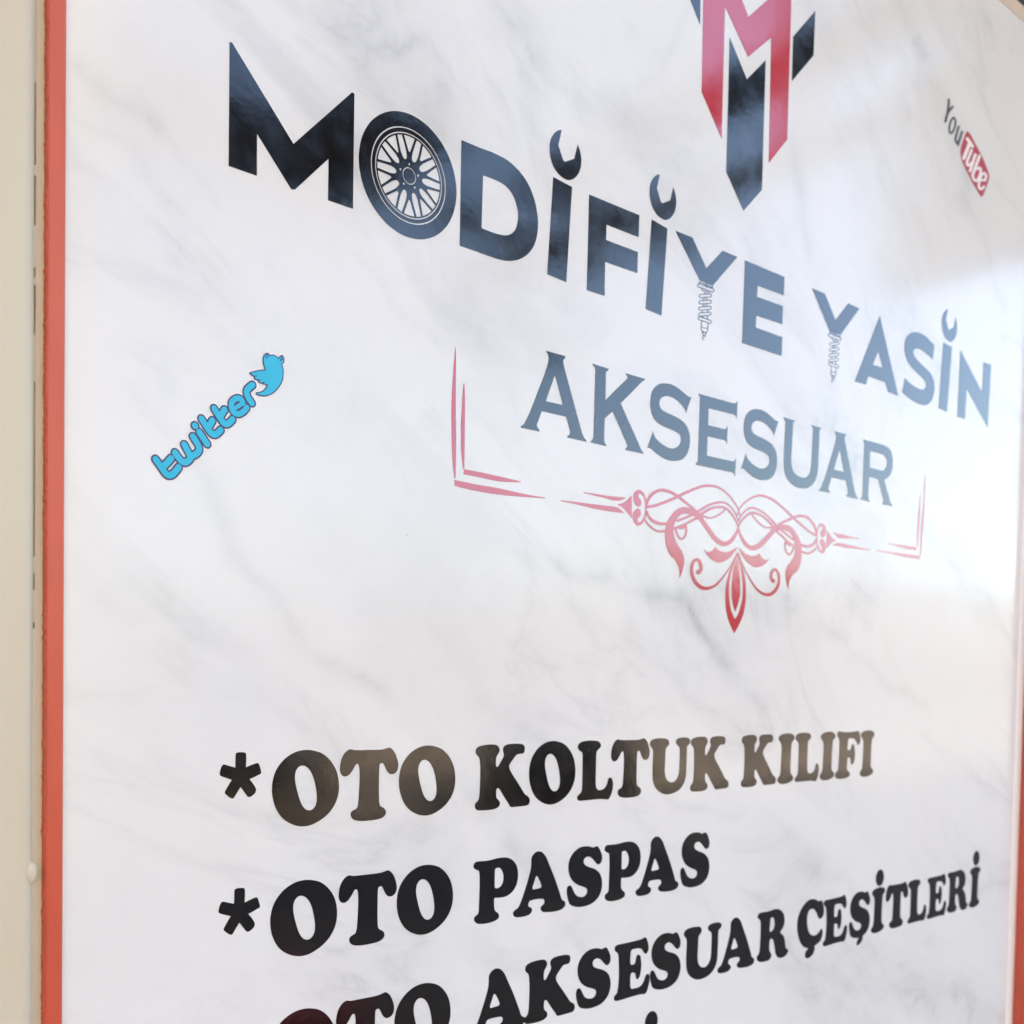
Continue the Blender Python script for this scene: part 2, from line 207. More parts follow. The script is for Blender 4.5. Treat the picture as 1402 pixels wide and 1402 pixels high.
'07.04,-186.97,0],[704.99,-188.56,0],[703.99,-189.6,1],[704.84,-190.88,0],[707.29,-192.48,0],[708.99,-194.76,0],[710.19,-197.75,0],[710.88,-200.99,0],[711.77,-203.01,0],[713.85,-204.02,0],[714.55,-205.32,0],[713.82,-206.78,0],[711.08,-208.72,0],[705.91,-209.39,0],[701.59,-208.21,0],[698.9,-205.52,0],[697.75,-202.14,0],[696.82,-198.89,0],[695.9,-195.96,0],[694.51,-193.9,0],[692.4,-193.04,0],[691.14,',
'-193.72,0],[690.63,-196.11,0],[690.61,-199.2,0],[691.0,-202.04,0],[692.62,-203.68,0],[693.5,-205.83,0],[690.67,-208.51,0],[683.15,-208.83,0],[678.13,-207.78,0],[675.77,-205.82,0],[675.78,-203.68,0],[677.73,-202.15,0],[678.64,-199.84,0],[679.1,-195.32,0],[679.33,-189.24,0],[679.27,-183.12,0],[678.97,-178.8,0],[677.89,-177.12,0],[676.07,-175.97,0]],[[691.45,-177.71,0],[693.24,-177.33,0],[695.09,-178',
'.19,0],[696.07,-180.18,0],[696.37,-183.32,0],[695.7,-185.71,0],[693.69,-187.28,0],[691.38,-187.67,0],[690.33,-187.12,0],[690.33,-184.96,0],[690.68,-181.31,0],[690.84,-179.17,0]]],"Ç":[[[746.1,-169.0,0],[749.31,-169.68,0],[752.57,-171.17,0],[755.15,-171.48,0],[757.07,-171.28,0],[758.75,-172.65,0],[760.19,-175.57,0],[761.14,-178.99,0],[760.85,-182.25,0],[759.04,-184.76,0],[756.5,-185.63,0],[754.22,-',
'184.85,0],[752.5,-182.63,0],[750.44,-179.63,0],[747.78,-177.29,0],[744.57,-176.45,0],[741.44,-176.85,0],[739.36,-179.11,0],[738.46,-182.59,0],[738.66,-186.58,0],[739.61,-190.68,0],[741.67,-194.22,0],[744.61,-196.44,0],[748.15,-197.49,0],[751.96,-197.31,0],[755.09,-195.74,0],[756.93,-194.17,0],[758.52,-193.73,0],[759.9,-195.32,0],[759.85,-198.24,0],[758.59,-201.36,0],[756.75,-203.29,0],[753.6,-204.',
'47,0],[749.52,-205.88,1],[749.47,-208.63,0],[747.78,-211.76,0],[743.32,-213.72,0],[739.18,-213.87,0],[737.08,-211.96,0],[737.38,-209.12,0],[738.87,-207.54,0],[741.09,-206.79,1],[739.1,-205.84,0],[735.29,-204.48,0],[731.42,-201.57,0],[728.44,-197.37,0],[726.36,-192.42,0],[725.51,-187.66,0],[725.72,-183.05,0],[727.25,-178.97,0],[730.14,-175.05,0],[734.31,-171.64,0],[739.19,-169.36,0],[742.93,-168.8,',
'0]]],"dot":[[[843.22,-156.09,0],[846.56,-157.51,0],[848.53,-160.54,0],[848.96,-163.62,0],[847.92,-166.97,0],[845.59,-169.1,0],[842.78,-169.64,0],[839.87,-168.45,0],[837.3,-165.8,0],[836.29,-162.25,0],[836.93,-159.31,0],[839.2,-156.75,0]]]},"place":[[1,"F",788.85],[1,"I",705.25],[1,"I",760.16],[1,"I",816.98],[1,"K",426.97],[1,"K",616.0],[1,"K",672.02],[1,"L",503.1],[1,"L",732.63],[1,"O",296.42],[1,',
'"O",372.35],[1,"O",466.2],[1,"T",334.29],[1,"T",534.93],[1,"U",573.71],[1,"star",260.38],[2,"A",457.79],[2,"A",563.87],[2,"O",296.28],[2,"O",372.11],[2,"P",422.78],[2,"P",529.66],[2,"S",495.62],[2,"S",602.44],[2,"T",334.49],[2,"star",260.45],[3,"A",426.25],[3,"A",651.16],[3,"E",541.08],[3,"E",777.71],[3,"E",938.94],[3,"I",841.08],[3,"I",1009.54],[3,"K",468.04],[3,"L",904.85],[3,"O",296.4],[3,"O",3',
'71.74],[3,"R",694.9],[3,"R",977.07],[3,"S",505.43],[3,"S",574.06],[3,"S",813.14],[3,"T",333.94],[3,"T",870.69],[3,"U",612.67],[3,"star",260.4],[3,"Ç",743.33]],"dot4":[560.96,-220.65],"headline":{"M":[[[251.06,287.45,1],[252.25,287.57,1],[285.03,252.23,1],[317.94,288.11,1],[319.35,287.98,1],[319.39,231.34,1],[304.83,231.36,1],[304.85,251.53,1],[286.12,230.98,1],[284.12,230.56,1],[265.5,250.84,1],[2',
'65.63,231.34,1],[251.18,231.44,1]]],"D":[[[388.42,287.5,1],[400.4,287.54,0],[412.28,287.85,0],[421.76,287.02,0],[430.1,284.04,0],[437.23,279.07,0],[442.38,271.86,0],[445.18,263.38,0],[445.65,256.28,0],[444.4,249.22,0],[441.01,242.65,0],[435.48,237.31,0],[428.59,233.51,0],[420.39,231.43,0],[410.95,231.02,0],[399.07,231.23,0],[388.38,231.19,1]],[[403.99,273.59,1],[412.62,273.71,0],[419.38,273.04,0],',
'[424.91,270.34,0],[428.48,265.81,0],[430.28,260.23,0],[429.75,253.97,0],[427.5,249.5,0],[423.45,246.37,0],[418.03,244.92,0],[410.63,244.52,0],[403.47,244.77,1]]],"I":[[[457.12,288.66,1],[472.52,287.49,1],[469.29,231.22,1],[453.83,232.09,1]]],"wrench":[[[463.17,317.51,1],[460.6,307.93,1],[464.93,300.47,1],[466.43,300.28,1],[473.85,304.31,1],[476.5,313.48,1],[478.24,310.69,0],[479.43,307.42,0],[479.',
'74,304.47,0],[479.19,300.65,0],[477.55,296.81,0],[474.81,293.55,0],[471.41,291.25,0],[468.42,290.41,0],[464.57,290.6,0],[460.71,291.98,0],[457.27,294.51,0],[455.08,297.99,0],[453.93,301.79,0],[453.82,305.9,0],[454.76,309.76,0],[456.96,313.3,0],[459.62,315.87,0],[461.28,316.8,0]]],"F":[[[486.97,287.37,1],[531.74,287.65,1],[531.52,274.1,1],[502.43,273.75,1],[502.24,264.61,1],[531.16,264.77,1],[531.0',
'8,251.8,1],[501.85,251.37,1],[502.0,230.9,1],[486.64,230.77,1]]],"I2":[[[543.41,288.31,1],[558.63,286.77,1],[554.75,230.78,1],[539.65,231.63,1]]],"Y":[[[566.5,287.59,1],[583.73,287.84,1],[598.78,271.67,1],[615.62,287.63,1],[631.86,287.62,1],[605.82,261.85,1],[592.27,262.04,1]]],"E":[[[640.4,287.53,1],[687.0,287.62,1],[686.72,274.53,1],[655.73,273.92,1],[655.05,266.21,1],[686.01,266.72,1],[685.9,25',
'3.77,1],[654.95,253.08,1],[654.47,244.81,1],[686.32,244.74,1],[686.05,231.32,1],[639.5,230.92,1]]],"Y2":[[[721.6,287.94,1],[738.68,287.87,1],[753.67,271.76,1],[770.46,288.0,1],[786.6,287.9,1],[760.99,262.06,1],[746.38,261.58,1]]],"A":[[[816.25,288.78,1],[847.93,231.4,1],[831.94,231.83,1],[827.61,238.62,1],[802.26,238.67,1],[798.67,231.53,1],[782.76,231.18,1]],[[815.59,260.77,1],[822.85,249.34,1],[',
'808.37,248.91,1]]],"S":[[[872.02,287.88,0],[879.64,288.73,0],[888.75,288.08,0],[896.75,285.87,0],[904.17,283.82,1],[901.66,271.22,1],[893.6,273.53,0],[884.36,275.23,0],[876.62,275.46,0],[871.62,273.74,0],[869.65,270.66,0],[871.98,267.93,0],[878.53,265.37,0],[889.08,262.26,0],[898.44,259.5,0],[904.02,255.32,0],[906.41,249.2,0],[904.89,241.71,0],[900.63,235.72,0],[893.62,231.9,0],[885.87,230.71,0],[',
'875.54,231.07,0],[864.01,232.91,0],[853.86,235.56,1],[857.48,247.62,1],[865.79,245.02,0],[874.77,243.46,0],[883.79,243.16,0],[889.55,244.52,0],[891.69,247.83,0],[889.79,251.05,0],[883.13,253.7,0],[872.69,256.54,0],[863.6,260.22,0],[857.67,265.08,0],[855.49,270.33,0],[855.76,276.08,0],[858.55,281.4,0],[864.57,285.53,0]]],"I3":[[[919.03,289.18,1],[934.2,288.32,1],[928.98,231.94,1],[914.17,233.1,1]]]',
',"N":[[[949.47,288.74,1],[991.71,260.14,1],[992.49,286.9,1],[1007.14,287.67,1],[1004.74,230.52,1],[963.16,258.12,1],[961.42,231.2,1],[947.45,231.1,1]]],"wrench2":[[[550.15,318.41,1],[547.59,308.89,1],[551.9,301.48,1],[553.39,301.29,1],[560.77,305.29,1],[563.41,314.4,1],[565.14,311.63,0],[566.33,308.38,0],[566.64,305.45,0],[566.09,301.66,0],[564.46,297.84,0],[561.73,294.6,0],[558.35,292.32,0],[555.',
'37,291.48,0],[551.54,291.67,0],[547.7,293.04,0],[544.27,295.56,0],[542.09,299.01,0],[540.95,302.79,0],[540.84,306.87,0],[541.78,310.71,0],[543.97,314.23,0],[546.61,316.78,0],[548.26,317.7,0]]],"wrench3":[[[925.06,318.68,1],[922.41,309.28,1],[926.88,301.97,1],[928.42,301.78,1],[936.08,305.73,1],[938.82,314.73,1],[940.61,311.99,0],[941.84,308.78,0],[942.16,305.89,0],[941.59,302.14,0],[939.9,298.38,0',
'],[937.07,295.18,0],[933.56,292.92,0],[930.48,292.1,0],[926.5,292.29,0],[922.52,293.64,0],[918.97,296.12,0],[916.71,299.54,0],[915.52,303.26,0],[915.41,307.29,0],[916.38,311.08,0],[918.65,314.55,0],[921.39,317.07,0],[923.11,317.98,0]]]},"logo":{"red":[[[588.49,482.23,1],[604.74,485.3,1],[637.31,450.69,1],[686.21,496.87,1],[685.8,384.07,1],[664.69,361.07,1],[663.76,446.99,1],[638.1,424.1,1],[611.63',
',447.53,1],[611.48,360.53,1],[589.59,383.49,1]]],"mid":[[[617.46,429.31,1],[637.35,408.84,1],[657.96,429.33,1],[657.54,340.39,1],[637.27,320.15,1],[617.37,340.48,1]]],"lw":[[[562.03,453.1,1],[585.93,457.21,1],[586.19,425.58,1]]],"rw":[[[716.13,485.93,1],[715.32,453.84,1],[689.56,426.21,1],[689.62,457.4,1]]]},"aks":{"A":[[[454.5,188.14,1],[469.8,188.13,1],[469.51,186.92,0],[468.06,185.5,1],[468.32,',
'183.26,1],[470.75,177.54,0],[475.63,166.47,0],[480.57,155.27,0],[484.12,147.47,0],[486.24,143.59,0],[489.12,141.31,1],[488.67,140.68,1],[472.77,140.84,1],[473.07,141.58,0],[474.86,143.01,1],[474.95,144.64,0],[473.88,147.71,0],[471.45,152.85,1],[451.56,152.84,1],[448.74,146.42,0],[447.87,144.26,0],[448.53,142.79,0],[450.24,141.48,1],[450.01,140.77,1],[435.53,140.74,1],[435.69,141.65,0],[437.77,143.',
'1,0],[438.94,144.84,0],[443.03,152.21,0],[448.87,164.88,0],[453.59,175.21,0],[455.93,181.53,0],[456.36,184.32,0],[455.67,186.44,0],[454.26,187.51,1]],[[461.67,175.69,1],[468.55,159.26,1],[454.53,159.12,1]]],"K":[[[493.12,188.25,1],[506.92,187.83,1],[506.63,186.89,0],[505.04,185.7,0],[504.65,183.86,1],[504.74,168.28,1],[513.19,175.87,1],[521.9,183.28,0],[524.18,185.51,0],[523.8,186.79,0],[522.23,18',
'7.53,1],[522.75,188.17,1],[540.33,187.93,1],[539.95,186.94,0],[537.11,185.18,0],[527.83,176.91,1],[518.5,168.88,1],[525.71,159.34,1],[532.79,150.46,0],[537.1,144.7,0],[538.9,142.67,0],[540.66,141.54,1],[540.55,140.84,1],[523.63,140.83,1],[523.8,141.62,0],[525.44,142.99,0],[524.84,144.72,0],[519.23,152.45,1],[511.31,162.6,1],[504.5,157.25,1],[504.27,143.89,1],[505.1,142.24,0],[506.43,141.32,1],[506',
'.26,140.63,1],[492.65,140.83,1],[492.94,141.75,0],[494.49,143.08,0],[495.05,145.59,1],[495.46,184.32,1],[494.76,186.37,0],[493.02,187.35,1]]],"S":[[[560.42,188.82,0],[565.77,189.15,0],[571.9,188.31,0],[577.45,186.45,0],[583.05,184.58,0],[584.8,184.35,0],[586.54,184.53,1],[584.6,180.42,1],[581.4,173.24,1],[580.64,174.88,0],[578.5,176.73,0],[573.59,179.4,0],[568.1,180.85,0],[562.7,181.08,0],[558.08,',
'179.75,0],[555.19,177.09,0],[554.97,174.03,0],[557.04,171.57,0],[561.75,170.41,0],[568.51,169.57,0],[575.37,168.28,0],[580.97,166.09,0],[584.59,162.24,0],[586.04,157.13,0],[585.56,151.28,0],[582.77,145.99,0],[578.39,142.49,0],[572.28,140.76,0],[565.52,140.13,0],[558.79,141.07,0],[552.76,143.03,0],[548.1,144.95,0],[546.13,145.52,0],[544.07,145.0,1],[546.61,150.31,1],[549.34,156.52,1],[550.07,154.27',
',0],[553.11,151.72,0],[558.49,149.49,0],[563.88,148.33,0],[568.6,148.36,0],[573.31,149.93,0],[576.29,152.79,0],[576.85,156.18,0],[575.05,158.55,0],[570.22,159.78,0],[563.44,160.68,0],[556.73,161.57,0],[551.38,163.52,0],[548.0,166.83,0],[546.21,171.25,0],[546.05,175.93,0],[547.49,181.32,0],[551.27,185.43,0],[555.8,187.76,0]]],"E":[[[593.79,188.22,1],[631.89,188.29,1],[634.51,189.11,0],[636.11,190.8',
'7,1],[635.65,178.37,1],[634.51,180.18,0],[631.82,180.8,1],[604.83,180.39,1],[604.7,169.09,1],[621.41,169.18,1],[624.0,169.86,0],[625.79,171.85,1],[625.54,159.62,1],[624.35,161.28,0],[622.09,161.86,1],[604.49,161.56,1],[604.27,148.69,1],[632.02,148.77,1],[634.28,149.31,0],[635.96,151.03,1],[635.32,138.85,1],[634.26,140.48,0],[631.95,141.2,1],[592.77,140.97,1],[592.74,141.77,1],[594.45,143.35,0],[59',
'4.88,145.21,1],[595.66,185.65,1],[594.91,186.85,0],[593.67,187.62,1]]],"U":[[[690.54,188.5,1],[704.44,188.28,1],[704.01,187.31,0],[702.49,186.16,0],[702.34,182.74,0],[701.99,173.64,0],[701.53,161.8,0],[701.78,156.4,0],[703.54,152.55,0],[707.22,149.85,0],[712.06,148.66,0],[717.68,148.56,0],[722.47,150.0,0],[725.57,153.18,0],[726.83,157.5,0],[727.46,164.53,0],[727.8,177.52,0],[728.04,185.87,0],[727.',
'16,187.12,0],[725.9,187.84,1],[726.28,188.45,1],[738.66,188.38,1],[738.29,187.48,0],[736.68,186.3,0],[736.58,183.49,0],[736.46,174.17,0],[736.22,162.5,0],[735.74,155.45,0],[733.55,149.57,0],[729.26,144.85,0],[723.68,141.85,0],[718.06,140.7,0],[710.06,140.4,0],[702.86,142.02,0],[697.23,144.93,0],[693.93,149.02,0],[692.52,154.23,0],[692.27,159.6,0],[692.46,172.21,0],[692.9,184.4,0],[692.34,186.33,0]',
',[690.74,187.63,1]]],"R":[[[797.26,188.52,1],[814.05,188.83,1],[825.37,188.77,0],[833.06,188.16,0],[838.5,185.94,0],[841.66,181.86,0],[842.63,176.96,0],[842.25,171.86,0],[839.62,166.97,0],[834.99,163.36,0],[830.02,161.22,1],[838.26,148.67,1],[840.94,144.43,0],[844.0,142.15,1],[843.54,141.59,1],[828.58,141.52,1],[828.99,142.57,0],[830.35,143.98,0],[829.24,146.6,0],[825.52,153.16,1],[820.82,160.79,1',
'],[807.72,160.84,1],[807.06,144.51,1],[807.8,142.87,0],[809.43,141.92,1],[809.09,141.29,1],[795.93,141.64,1],[796.34,142.52,0],[798.26,143.97,0],[798.62,147.44,1],[799.25,185.64,1],[798.41,187.47,0],[797.11,187.96,1]],[[807.97,181.04,1],[818.23,181.28,1],[825.81,181.12,0],[830.67,179.81,0],[833.22,177.17,0],[833.42,173.69,0],[831.69,170.45,0],[828.45,168.51,0],[823.71,168.13,0],[818.98,168.2,1],[8',
'07.77,168.23,1]]]},"aks_shift":{"S":[97.89,0.0],"A":[302.89,0.69]},"bracket":[[[386.41,176.47,1],[386.66,176.52,1],[387.08,168.23,0],[387.47,144.43,0],[388.13,125.37,0],[388.18,105.89,1],[387.56,105.62,1],[385.87,115.46,0],[384.84,134.44,0],[384.66,148.71,0],[385.46,163.15,0],[386.24,172.82,0]],[[387.58,104.94,1],[401.18,104.43,0],[420.74,104.19,0],[441.15,103.33,0],[455.95,103.33,1],[455.25,102.8',
'3,1],[434.31,101.4,0],[414.22,100.62,0],[398.71,100.91,0],[387.64,101.78,1]],[[392.78,158.01,1],[393.28,158.1,1],[393.93,145.52,0],[394.1,126.27,0],[394.17,111.97,1],[393.43,111.39,1],[391.96,121.13,0],[391.4,135.48,0],[391.81,145.16,0],[392.26,152.93,0]],[[394.05,111.57,1],[406.16,111.43,0],[419.25,110.96,0],[436.83,110.2,1],[432.74,109.29,0],[419.32,108.19,0],[406.22,108.49,0],[393.73,108.82,1]]',
',[[487.49,110.22,1],[499.81,110.51,0],[512.44,110.7,0],[524.54,111.35,0],[522.15,109.64,0],[515.72,108.35,0],[506.14,108.88,0],[487.51,109.79,1]],[[468.56,103.24,1],[484.65,103.71,0],[503.14,104.2,0],[517.46,104.38,0],[524.04,101.58,1],[512.74,101.24,0],[496.98,101.35,0],[481.67,102.31,0],[468.58,102.71,1]],[[895.53,175.09,1],[895.98,159.07,0],[895.35,137.99,0],[893.67,120.3,0],[892.6,106.05,1],[8',
'91.36,105.94,1],[891.23,123.57,0],[892.43,137.68,0],[893.92,151.83,0],[894.43,165.87,0]],[[821.21,104.36,1],[841.02,104.59,0],[860.73,104.9,0],[891.39,105.39,1],[891.17,102.22,1],[867.59,102.38,0],[841.09,103.24,0],[821.24,103.9,1]],[[888.5,158.17,1],[888.81,144.27,0],[888.22,133.75,0],[886.77,112.68,1],[885.25,112.55,1],[885.49,126.5,0],[886.41,140.53,0],[887.42,151.08,0]],[[839.97,111.38,1],[860',
'.32,111.72,0],[885.41,112.21,1],[884.64,109.15,1],[867.18,109.23,0],[853.78,110.11,0],[840.01,110.71,1]],[[758.87,112.06,1],[772.79,111.93,0],[784.65,111.44,0],[796.09,111.21,1],[795.52,110.63,0],[784.72,110.02,0],[768.29,108.75,0],[763.58,110.09,0]],[[758.8,102.34,1],[762.73,104.28,0],[768.48,105.12,0],[785.01,104.67,0],[799.53,104.0,0],[814.34,103.97,1],[809.42,103.08,0],[794.74,102.6,0],[779.2,',
'102.22,0],[767.46,102.47,0]]],"orn":[[[[517.22,106.37,1],[520.84,107.21,0],[525.08,109.3,0],[528.05,111.55,0],[530.61,113.52,1],[530.93,106.45,1],[531.18,98.97,1],[527.96,101.13,0],[524.84,103.43,0],[521.33,105.23,0]]],[[[531.99,111.57,0],[532.34,114.26,0],[533.81,116.35,0],[536.19,117.52,0],[538.85,117.55,0],[541.57,116.25,0],[543.45,113.79,0],[544.44,110.93,0],[544.99,108.02,0],[544.89,104.43,0]',
',[544.11,101.07,0],[542.84,98.71,0],[540.9,96.57,0],[537.4,94.97,0],[534.72,95.5,0],[532.68,97.21,0],[531.71,100.06,0],[532.07,102.45,0],[533.55,104.38,0],[536.14,105.85,0],[538.37,105.5,0],[539.54,103.85,0],[539.38,102.06,0],[538.09,100.59,0],[536.8,99.41,0],[536.62,98.21,0],[537.76,97.2,0],[539.52,97.92,0],[541.67,100.22,0],[543.12,103.65,0],[543.33,106.64,0],[543.14,109.6,0],[542.37,112.48,0],[',
'540.74,114.37,0],[538.49,115.28,0],[536.95,114.66,0],[537.0,113.33,0],[538.14,112.29,0],[539.52,110.96,0],[539.67,109.2,0],[538.74,107.62,0],[536.99,106.98,0],[534.76,107.47,0],[532.95,109.03,0]]],[[[545.8,109.05,1],[546.13,109.76,1],[546.58,110.74,1],[547.15,111.73,1],[547.87,112.73,1],[548.72,113.77,1],[549.67,114.7,1],[550.72,115.57,1],[551.95,116.41,1],[553.22,117.16,1],[554.52,117.79,1],[555.',
'88,118.32,1],[557.22,118.74,1],[558.55,119.04,1],[559.9,119.24,1],[561.27,119.35,1],[562.66,119.35,1],[564.11,119.26,1],[565.62,119.11,1],[567.11,118.91,1],[568.59,118.66,1],[570.12,118.34,1],[571.96,117.85,1],[573.9,117.27,1],[575.28,116.85,1],[576.92,118.7,1],[575.52,119.12,1],[573.53,119.72,1],[571.55,120.24,1],[569.84,120.6,1],[568.21,120.87,1],[566.6,121.08,1],[564.99,121.26,1],[563.33,121.39',
',1],[561.62,121.41,1],[559.92,121.3,1],[558.21,121.08,1],[556.49,120.71,1],[554.78,120.21,1],[553.09,119.57,1],[551.46,118.81,1],[549.9,117.93,1],[548.4,116.93,1],[547.04,115.83,1],[545.95,114.62,1],[545.07,113.39,1],[544.36,112.23,1],[543.81,111.06,1],[543.43,109.98,1],[543.21,109.26,1]]],[[[574.2,117.32,1],[575.92,116.64,1],[578.37,115.67,1],[580.79,114.73,1],[582.86,114.01,1],[584.84,113.34,1],',
'[586.79,112.63,1],[588.84,111.75,1],[590.9,110.81,1],[592.67,109.91,1],[594.13,109.01,1],[595.35,108.12,1],[596.2,107.49,1],[598.57,108.88,1],[597.67,109.5,1],[596.32,110.41,1],[594.68,111.37,1],[592.74,112.31,1],[590.57,113.25,1],[588.41,114.13,1],[586.4,114.91,1],[584.43,115.6,1],[582.44,116.33,1],[580.1,117.27,1],[577.68,118.27,1],[575.99,118.98,1]]],[[[591.57,107.54,1],[592.81,107.19,1],[594.4',
'5,106.63,1],[596.11,105.91,1],[597.64,104.86,1],[599.28,103.48,1],[601.11,101.99,1],[603.14,100.42,1],[605.25,98.75,1],[607.36,97.13,1],[609.43,95.52,1],[611.58,93.9,1],[613.86,92.46,1],[616.27,91.35,1],[618.7,90.55,1],[621.01,90.04,1],[623.15,89.73,1],[625.48,89.72,1],[627.94,90.2,1],[630.43,91.1,1],[632.89,92.33,1],[635.1,93.88,1],[636.95,95.71,1],[638.53,97.71,1],[639.78,99.62,1],[640.65,101.49',
',1],[641.19,103.23,1],[641.44,104.43,1],[640.2,104.55,1],[639.39,103.41,1],[638.34,101.8,1],[637.04,100.17,1],[635.47,98.53,1],[633.66,96.85,1],[631.83,95.49,1],[629.95,94.48,1],[628.05,93.64,1],[626.43,93.15,1],[625.44,93.03,1],[624.57,93.1,1],[623.23,93.34,1],[621.48,93.78,1],[619.58,94.39,1],[617.65,95.21,1],[615.68,96.37,1],[613.57,97.85,1],[611.4,99.4,1],[609.18,100.96,1],[606.98,102.55,1],[6',
'04.99,104.07,1],[603.23,105.54,1],[601.57,106.97,1],[599.96,108.3,1],[598.32,109.5,1],[596.83,110.44,1],[595.89,111.09,1]]],[[[545.21,106.89,1],[547.22,107.28,1],[550.12,107.87,1],[552.99,108.55,1],[555.35,109.26,1],[557.56,110.04,1],[559.99,110.94,1],[562.95,112.03,1],[566.17,113.26,1],[569.21,114.42,1],[572.1,115.52,1],[574.8,116.55,1],[576.68,117.27,1],[575.5,118.89,1],[573.63,118.17,1],[570.94',
',117.14,1],[568.05,116.03,1],[565.03,114.87,1],[561.83,113.65,1],[558.9,112.56,1],[556.5,111.67,1],[554.42,110.93,1],[552.29,110.28,1],[549.61,109.64,1],[546.79,109.07,1],[544.79,108.67,1]]],[[[575.78,117.16,1],[578.16,118.2,1],[581.59,119.67,1],[584.96,121.1,1],[587.92,122.34,1],[590.81,123.54,1],[593.64,124.63,1],[596.46,125.63,1],[599.22,126.54,1],[601.75,127.26,1],[603.96,127.74,1],[606.01,128',
'.04,1],[608.13,128.27,1],[610.31,128.49,1],[612.43,128.62,1],[614.6,128.57,1],[616.95,128.33,1],[619.44,127.88,1],[621.96,127.24,1],[624.57,126.35,1],[627.24,125.24,1],[629.68,124.03,1],[631.86,122.78,1],[633.85,121.45,1],[635.64,120.11,1],[637.23,118.77,1],[638.63,117.44,1],[639.75,116.14,1],[640.56,114.77,1],[641.1,113.4,1],[641.47,112.44,1],[642.36,112.63,1],[642.09,113.62,1],[641.63,115.04,1],',
'[640.89,116.52,1],[639.81,117.92,1],[638.45,119.33,1],[636.88,120.74,1],[635.11,122.15,1],[633.12,123.55,1],[630.92,124.88,1],[628.44,126.16,1],[625.79,127.39,1],[623.12,128.42,1],[620.5,129.2,1],[617.88,129.76,1],[615.31,130.13,1],[612.82,130.22,1],[610.45,130.1,1],[608.17,129.9,1],[605.95,129.69,1],[603.67,129.38,1],[601.17,128.87,1],[598.41,128.12,1],[595.51,127.19,1],[592.58,126.17,1],[589.64,',
'125.07,1],[586.68,123.88,1],[583.68,122.65,1],[580.28,121.23,1],[576.83,119.78,1],[574.42,118.76,1]]],[[[596.86,109.67,1],[598.07,110.32,1],[599.81,111.23,1],[601.56,112.14,1],[603.1,112.95,1],[604.61,113.73,1],[606.24,114.51,1],[608.1,115.33,1],[610.11,116.14,1],[612.1,116.85,1],[614.06,117.44,1],[616.02,117.94,1],[617.99,118.33,1],[620.02,118.63,1],[622.05,118.84,1],[623.93,118.89,1],[625.58,118',
'.79,1],[627.11,118.54,1],[628.68,118.07,1],[630.42,117.28,1],[632.21,116.25,1],[633.88,115.14,1],[635.39,113.99,1],[636.78,112.77,1],[637.92,111.56,1],[638.82,110.22,1],[639.5,108.85,1],[639.98,107.89,1],[641.1,108.17,1],[640.7,109.16,1],[640.08,110.58,1],[639.2,112.01,1],[638.05,113.33,1],[636.68,114.63,1],[635.17,115.85,1],[633.51,117.04,1],[631.69,118.17,1],[629.85,119.08,1],[628.08,119.68,1],[',
'626.28,120.04,1],[624.36,120.22,1],[622.21,120.22,1],[619.96,120.04,1],[617.74,119.73,1],[615.58,119.32,1],[613.43,118.8,1],[611.29,118.18,1],[609.13,117.43,1],[607.01,116.59,1],[605.03,115.76,1],[603.27,114.96,1],[601.68,114.17,1],[600.12,113.39,1],[598.34,112.5,1],[596.57,111.61,1],[595.33,110.99,1]]],[[[599.95,108.1,1],[601.66,108.99,1],[604.09,110.25,1],[606.44,111.41,1],[608.44,112.33,1],[610',
'.36,113.15,1],[612.25,113.83,1],[614.2,114.38,1],[616.17,114.82,1],[618.08,115.13,1],[619.9,115.34,1],[621.63,115.42,1],[623.3,115.36,1],[624.88,115.22,1],[626.39,114.94,1],[628.01,114.39,1],[629.95,113.4,1],[632.03,112.09,1],[633.92,110.77,1],[635.49,109.49,1],[636.86,108.19,1],[638.02,106.98,1],[638.97,105.8,1],[639.71,104.69,1],[640.22,103.91,1],[641.45,104.28,1],[641.03,105.08,1],[640.37,106.2',
'6,1],[639.48,107.53,1],[638.38,108.83,1],[637.05,110.21,1],[635.5,111.59,1],[633.64,113.02,1],[631.57,114.44,1],[629.54,115.58,1],[627.67,116.32,1],[625.85,116.75,1],[624.0,117.0,1],[622.01,117.08,1],[619.97,116.98,1],[617.9,116.74,1],[615.76,116.39,1],[613.57,115.9,1],[611.38,115.28,1],[609.25,114.53,1],[607.18,113.68,1],[605.06,112.74,1],[602.61,111.56,1],[600.13,110.3,1],[598.4,109.41,1]]],[[[5',
'98.8,107.7,1],[600.26,107.49,1],[602.35,107.19,1],[604.41,106.97,1],[606.14,106.85,1],[607.85,106.81,1],[609.7,106.96,1],[611.64,107.36,1],[613.6,107.93,1],[615.54,108.63,1],[617.47,109.48,1],[619.37,110.45,1],[621.2,111.46,1],[623.09,112.6,1],[624.89,113.76,1],[626.14,114.58,1],[625.05,115.24,1],[623.79,114.44,1],[621.99,113.3,1],[620.14,112.21,1],[618.37,111.26,1],[616.54,110.35,1],[614.75,109.5',
'8,1],[612.96,108.96,1],[611.19,108.46,1],[609.55,108.15,1],[608.07,108.06,1],[606.59,108.12,1],[605.0,108.26,1],[603.05,108.5,1],[601.02,108.82,1],[599.58,109.05,1]]],[[[593.34,109.31,1],[591.81,108.84,1],[589.61,108.15,1],[587.38,107.42,1],[585.45,106.69,1],[583.57,105.93,1],[581.54,105.15,1],[578.9,104.2,1],[576.07,103.2,1],[574.08,102.5,1],[574.99,101.12,1],[576.99,101.83,1],[579.84,102.83,1],[',
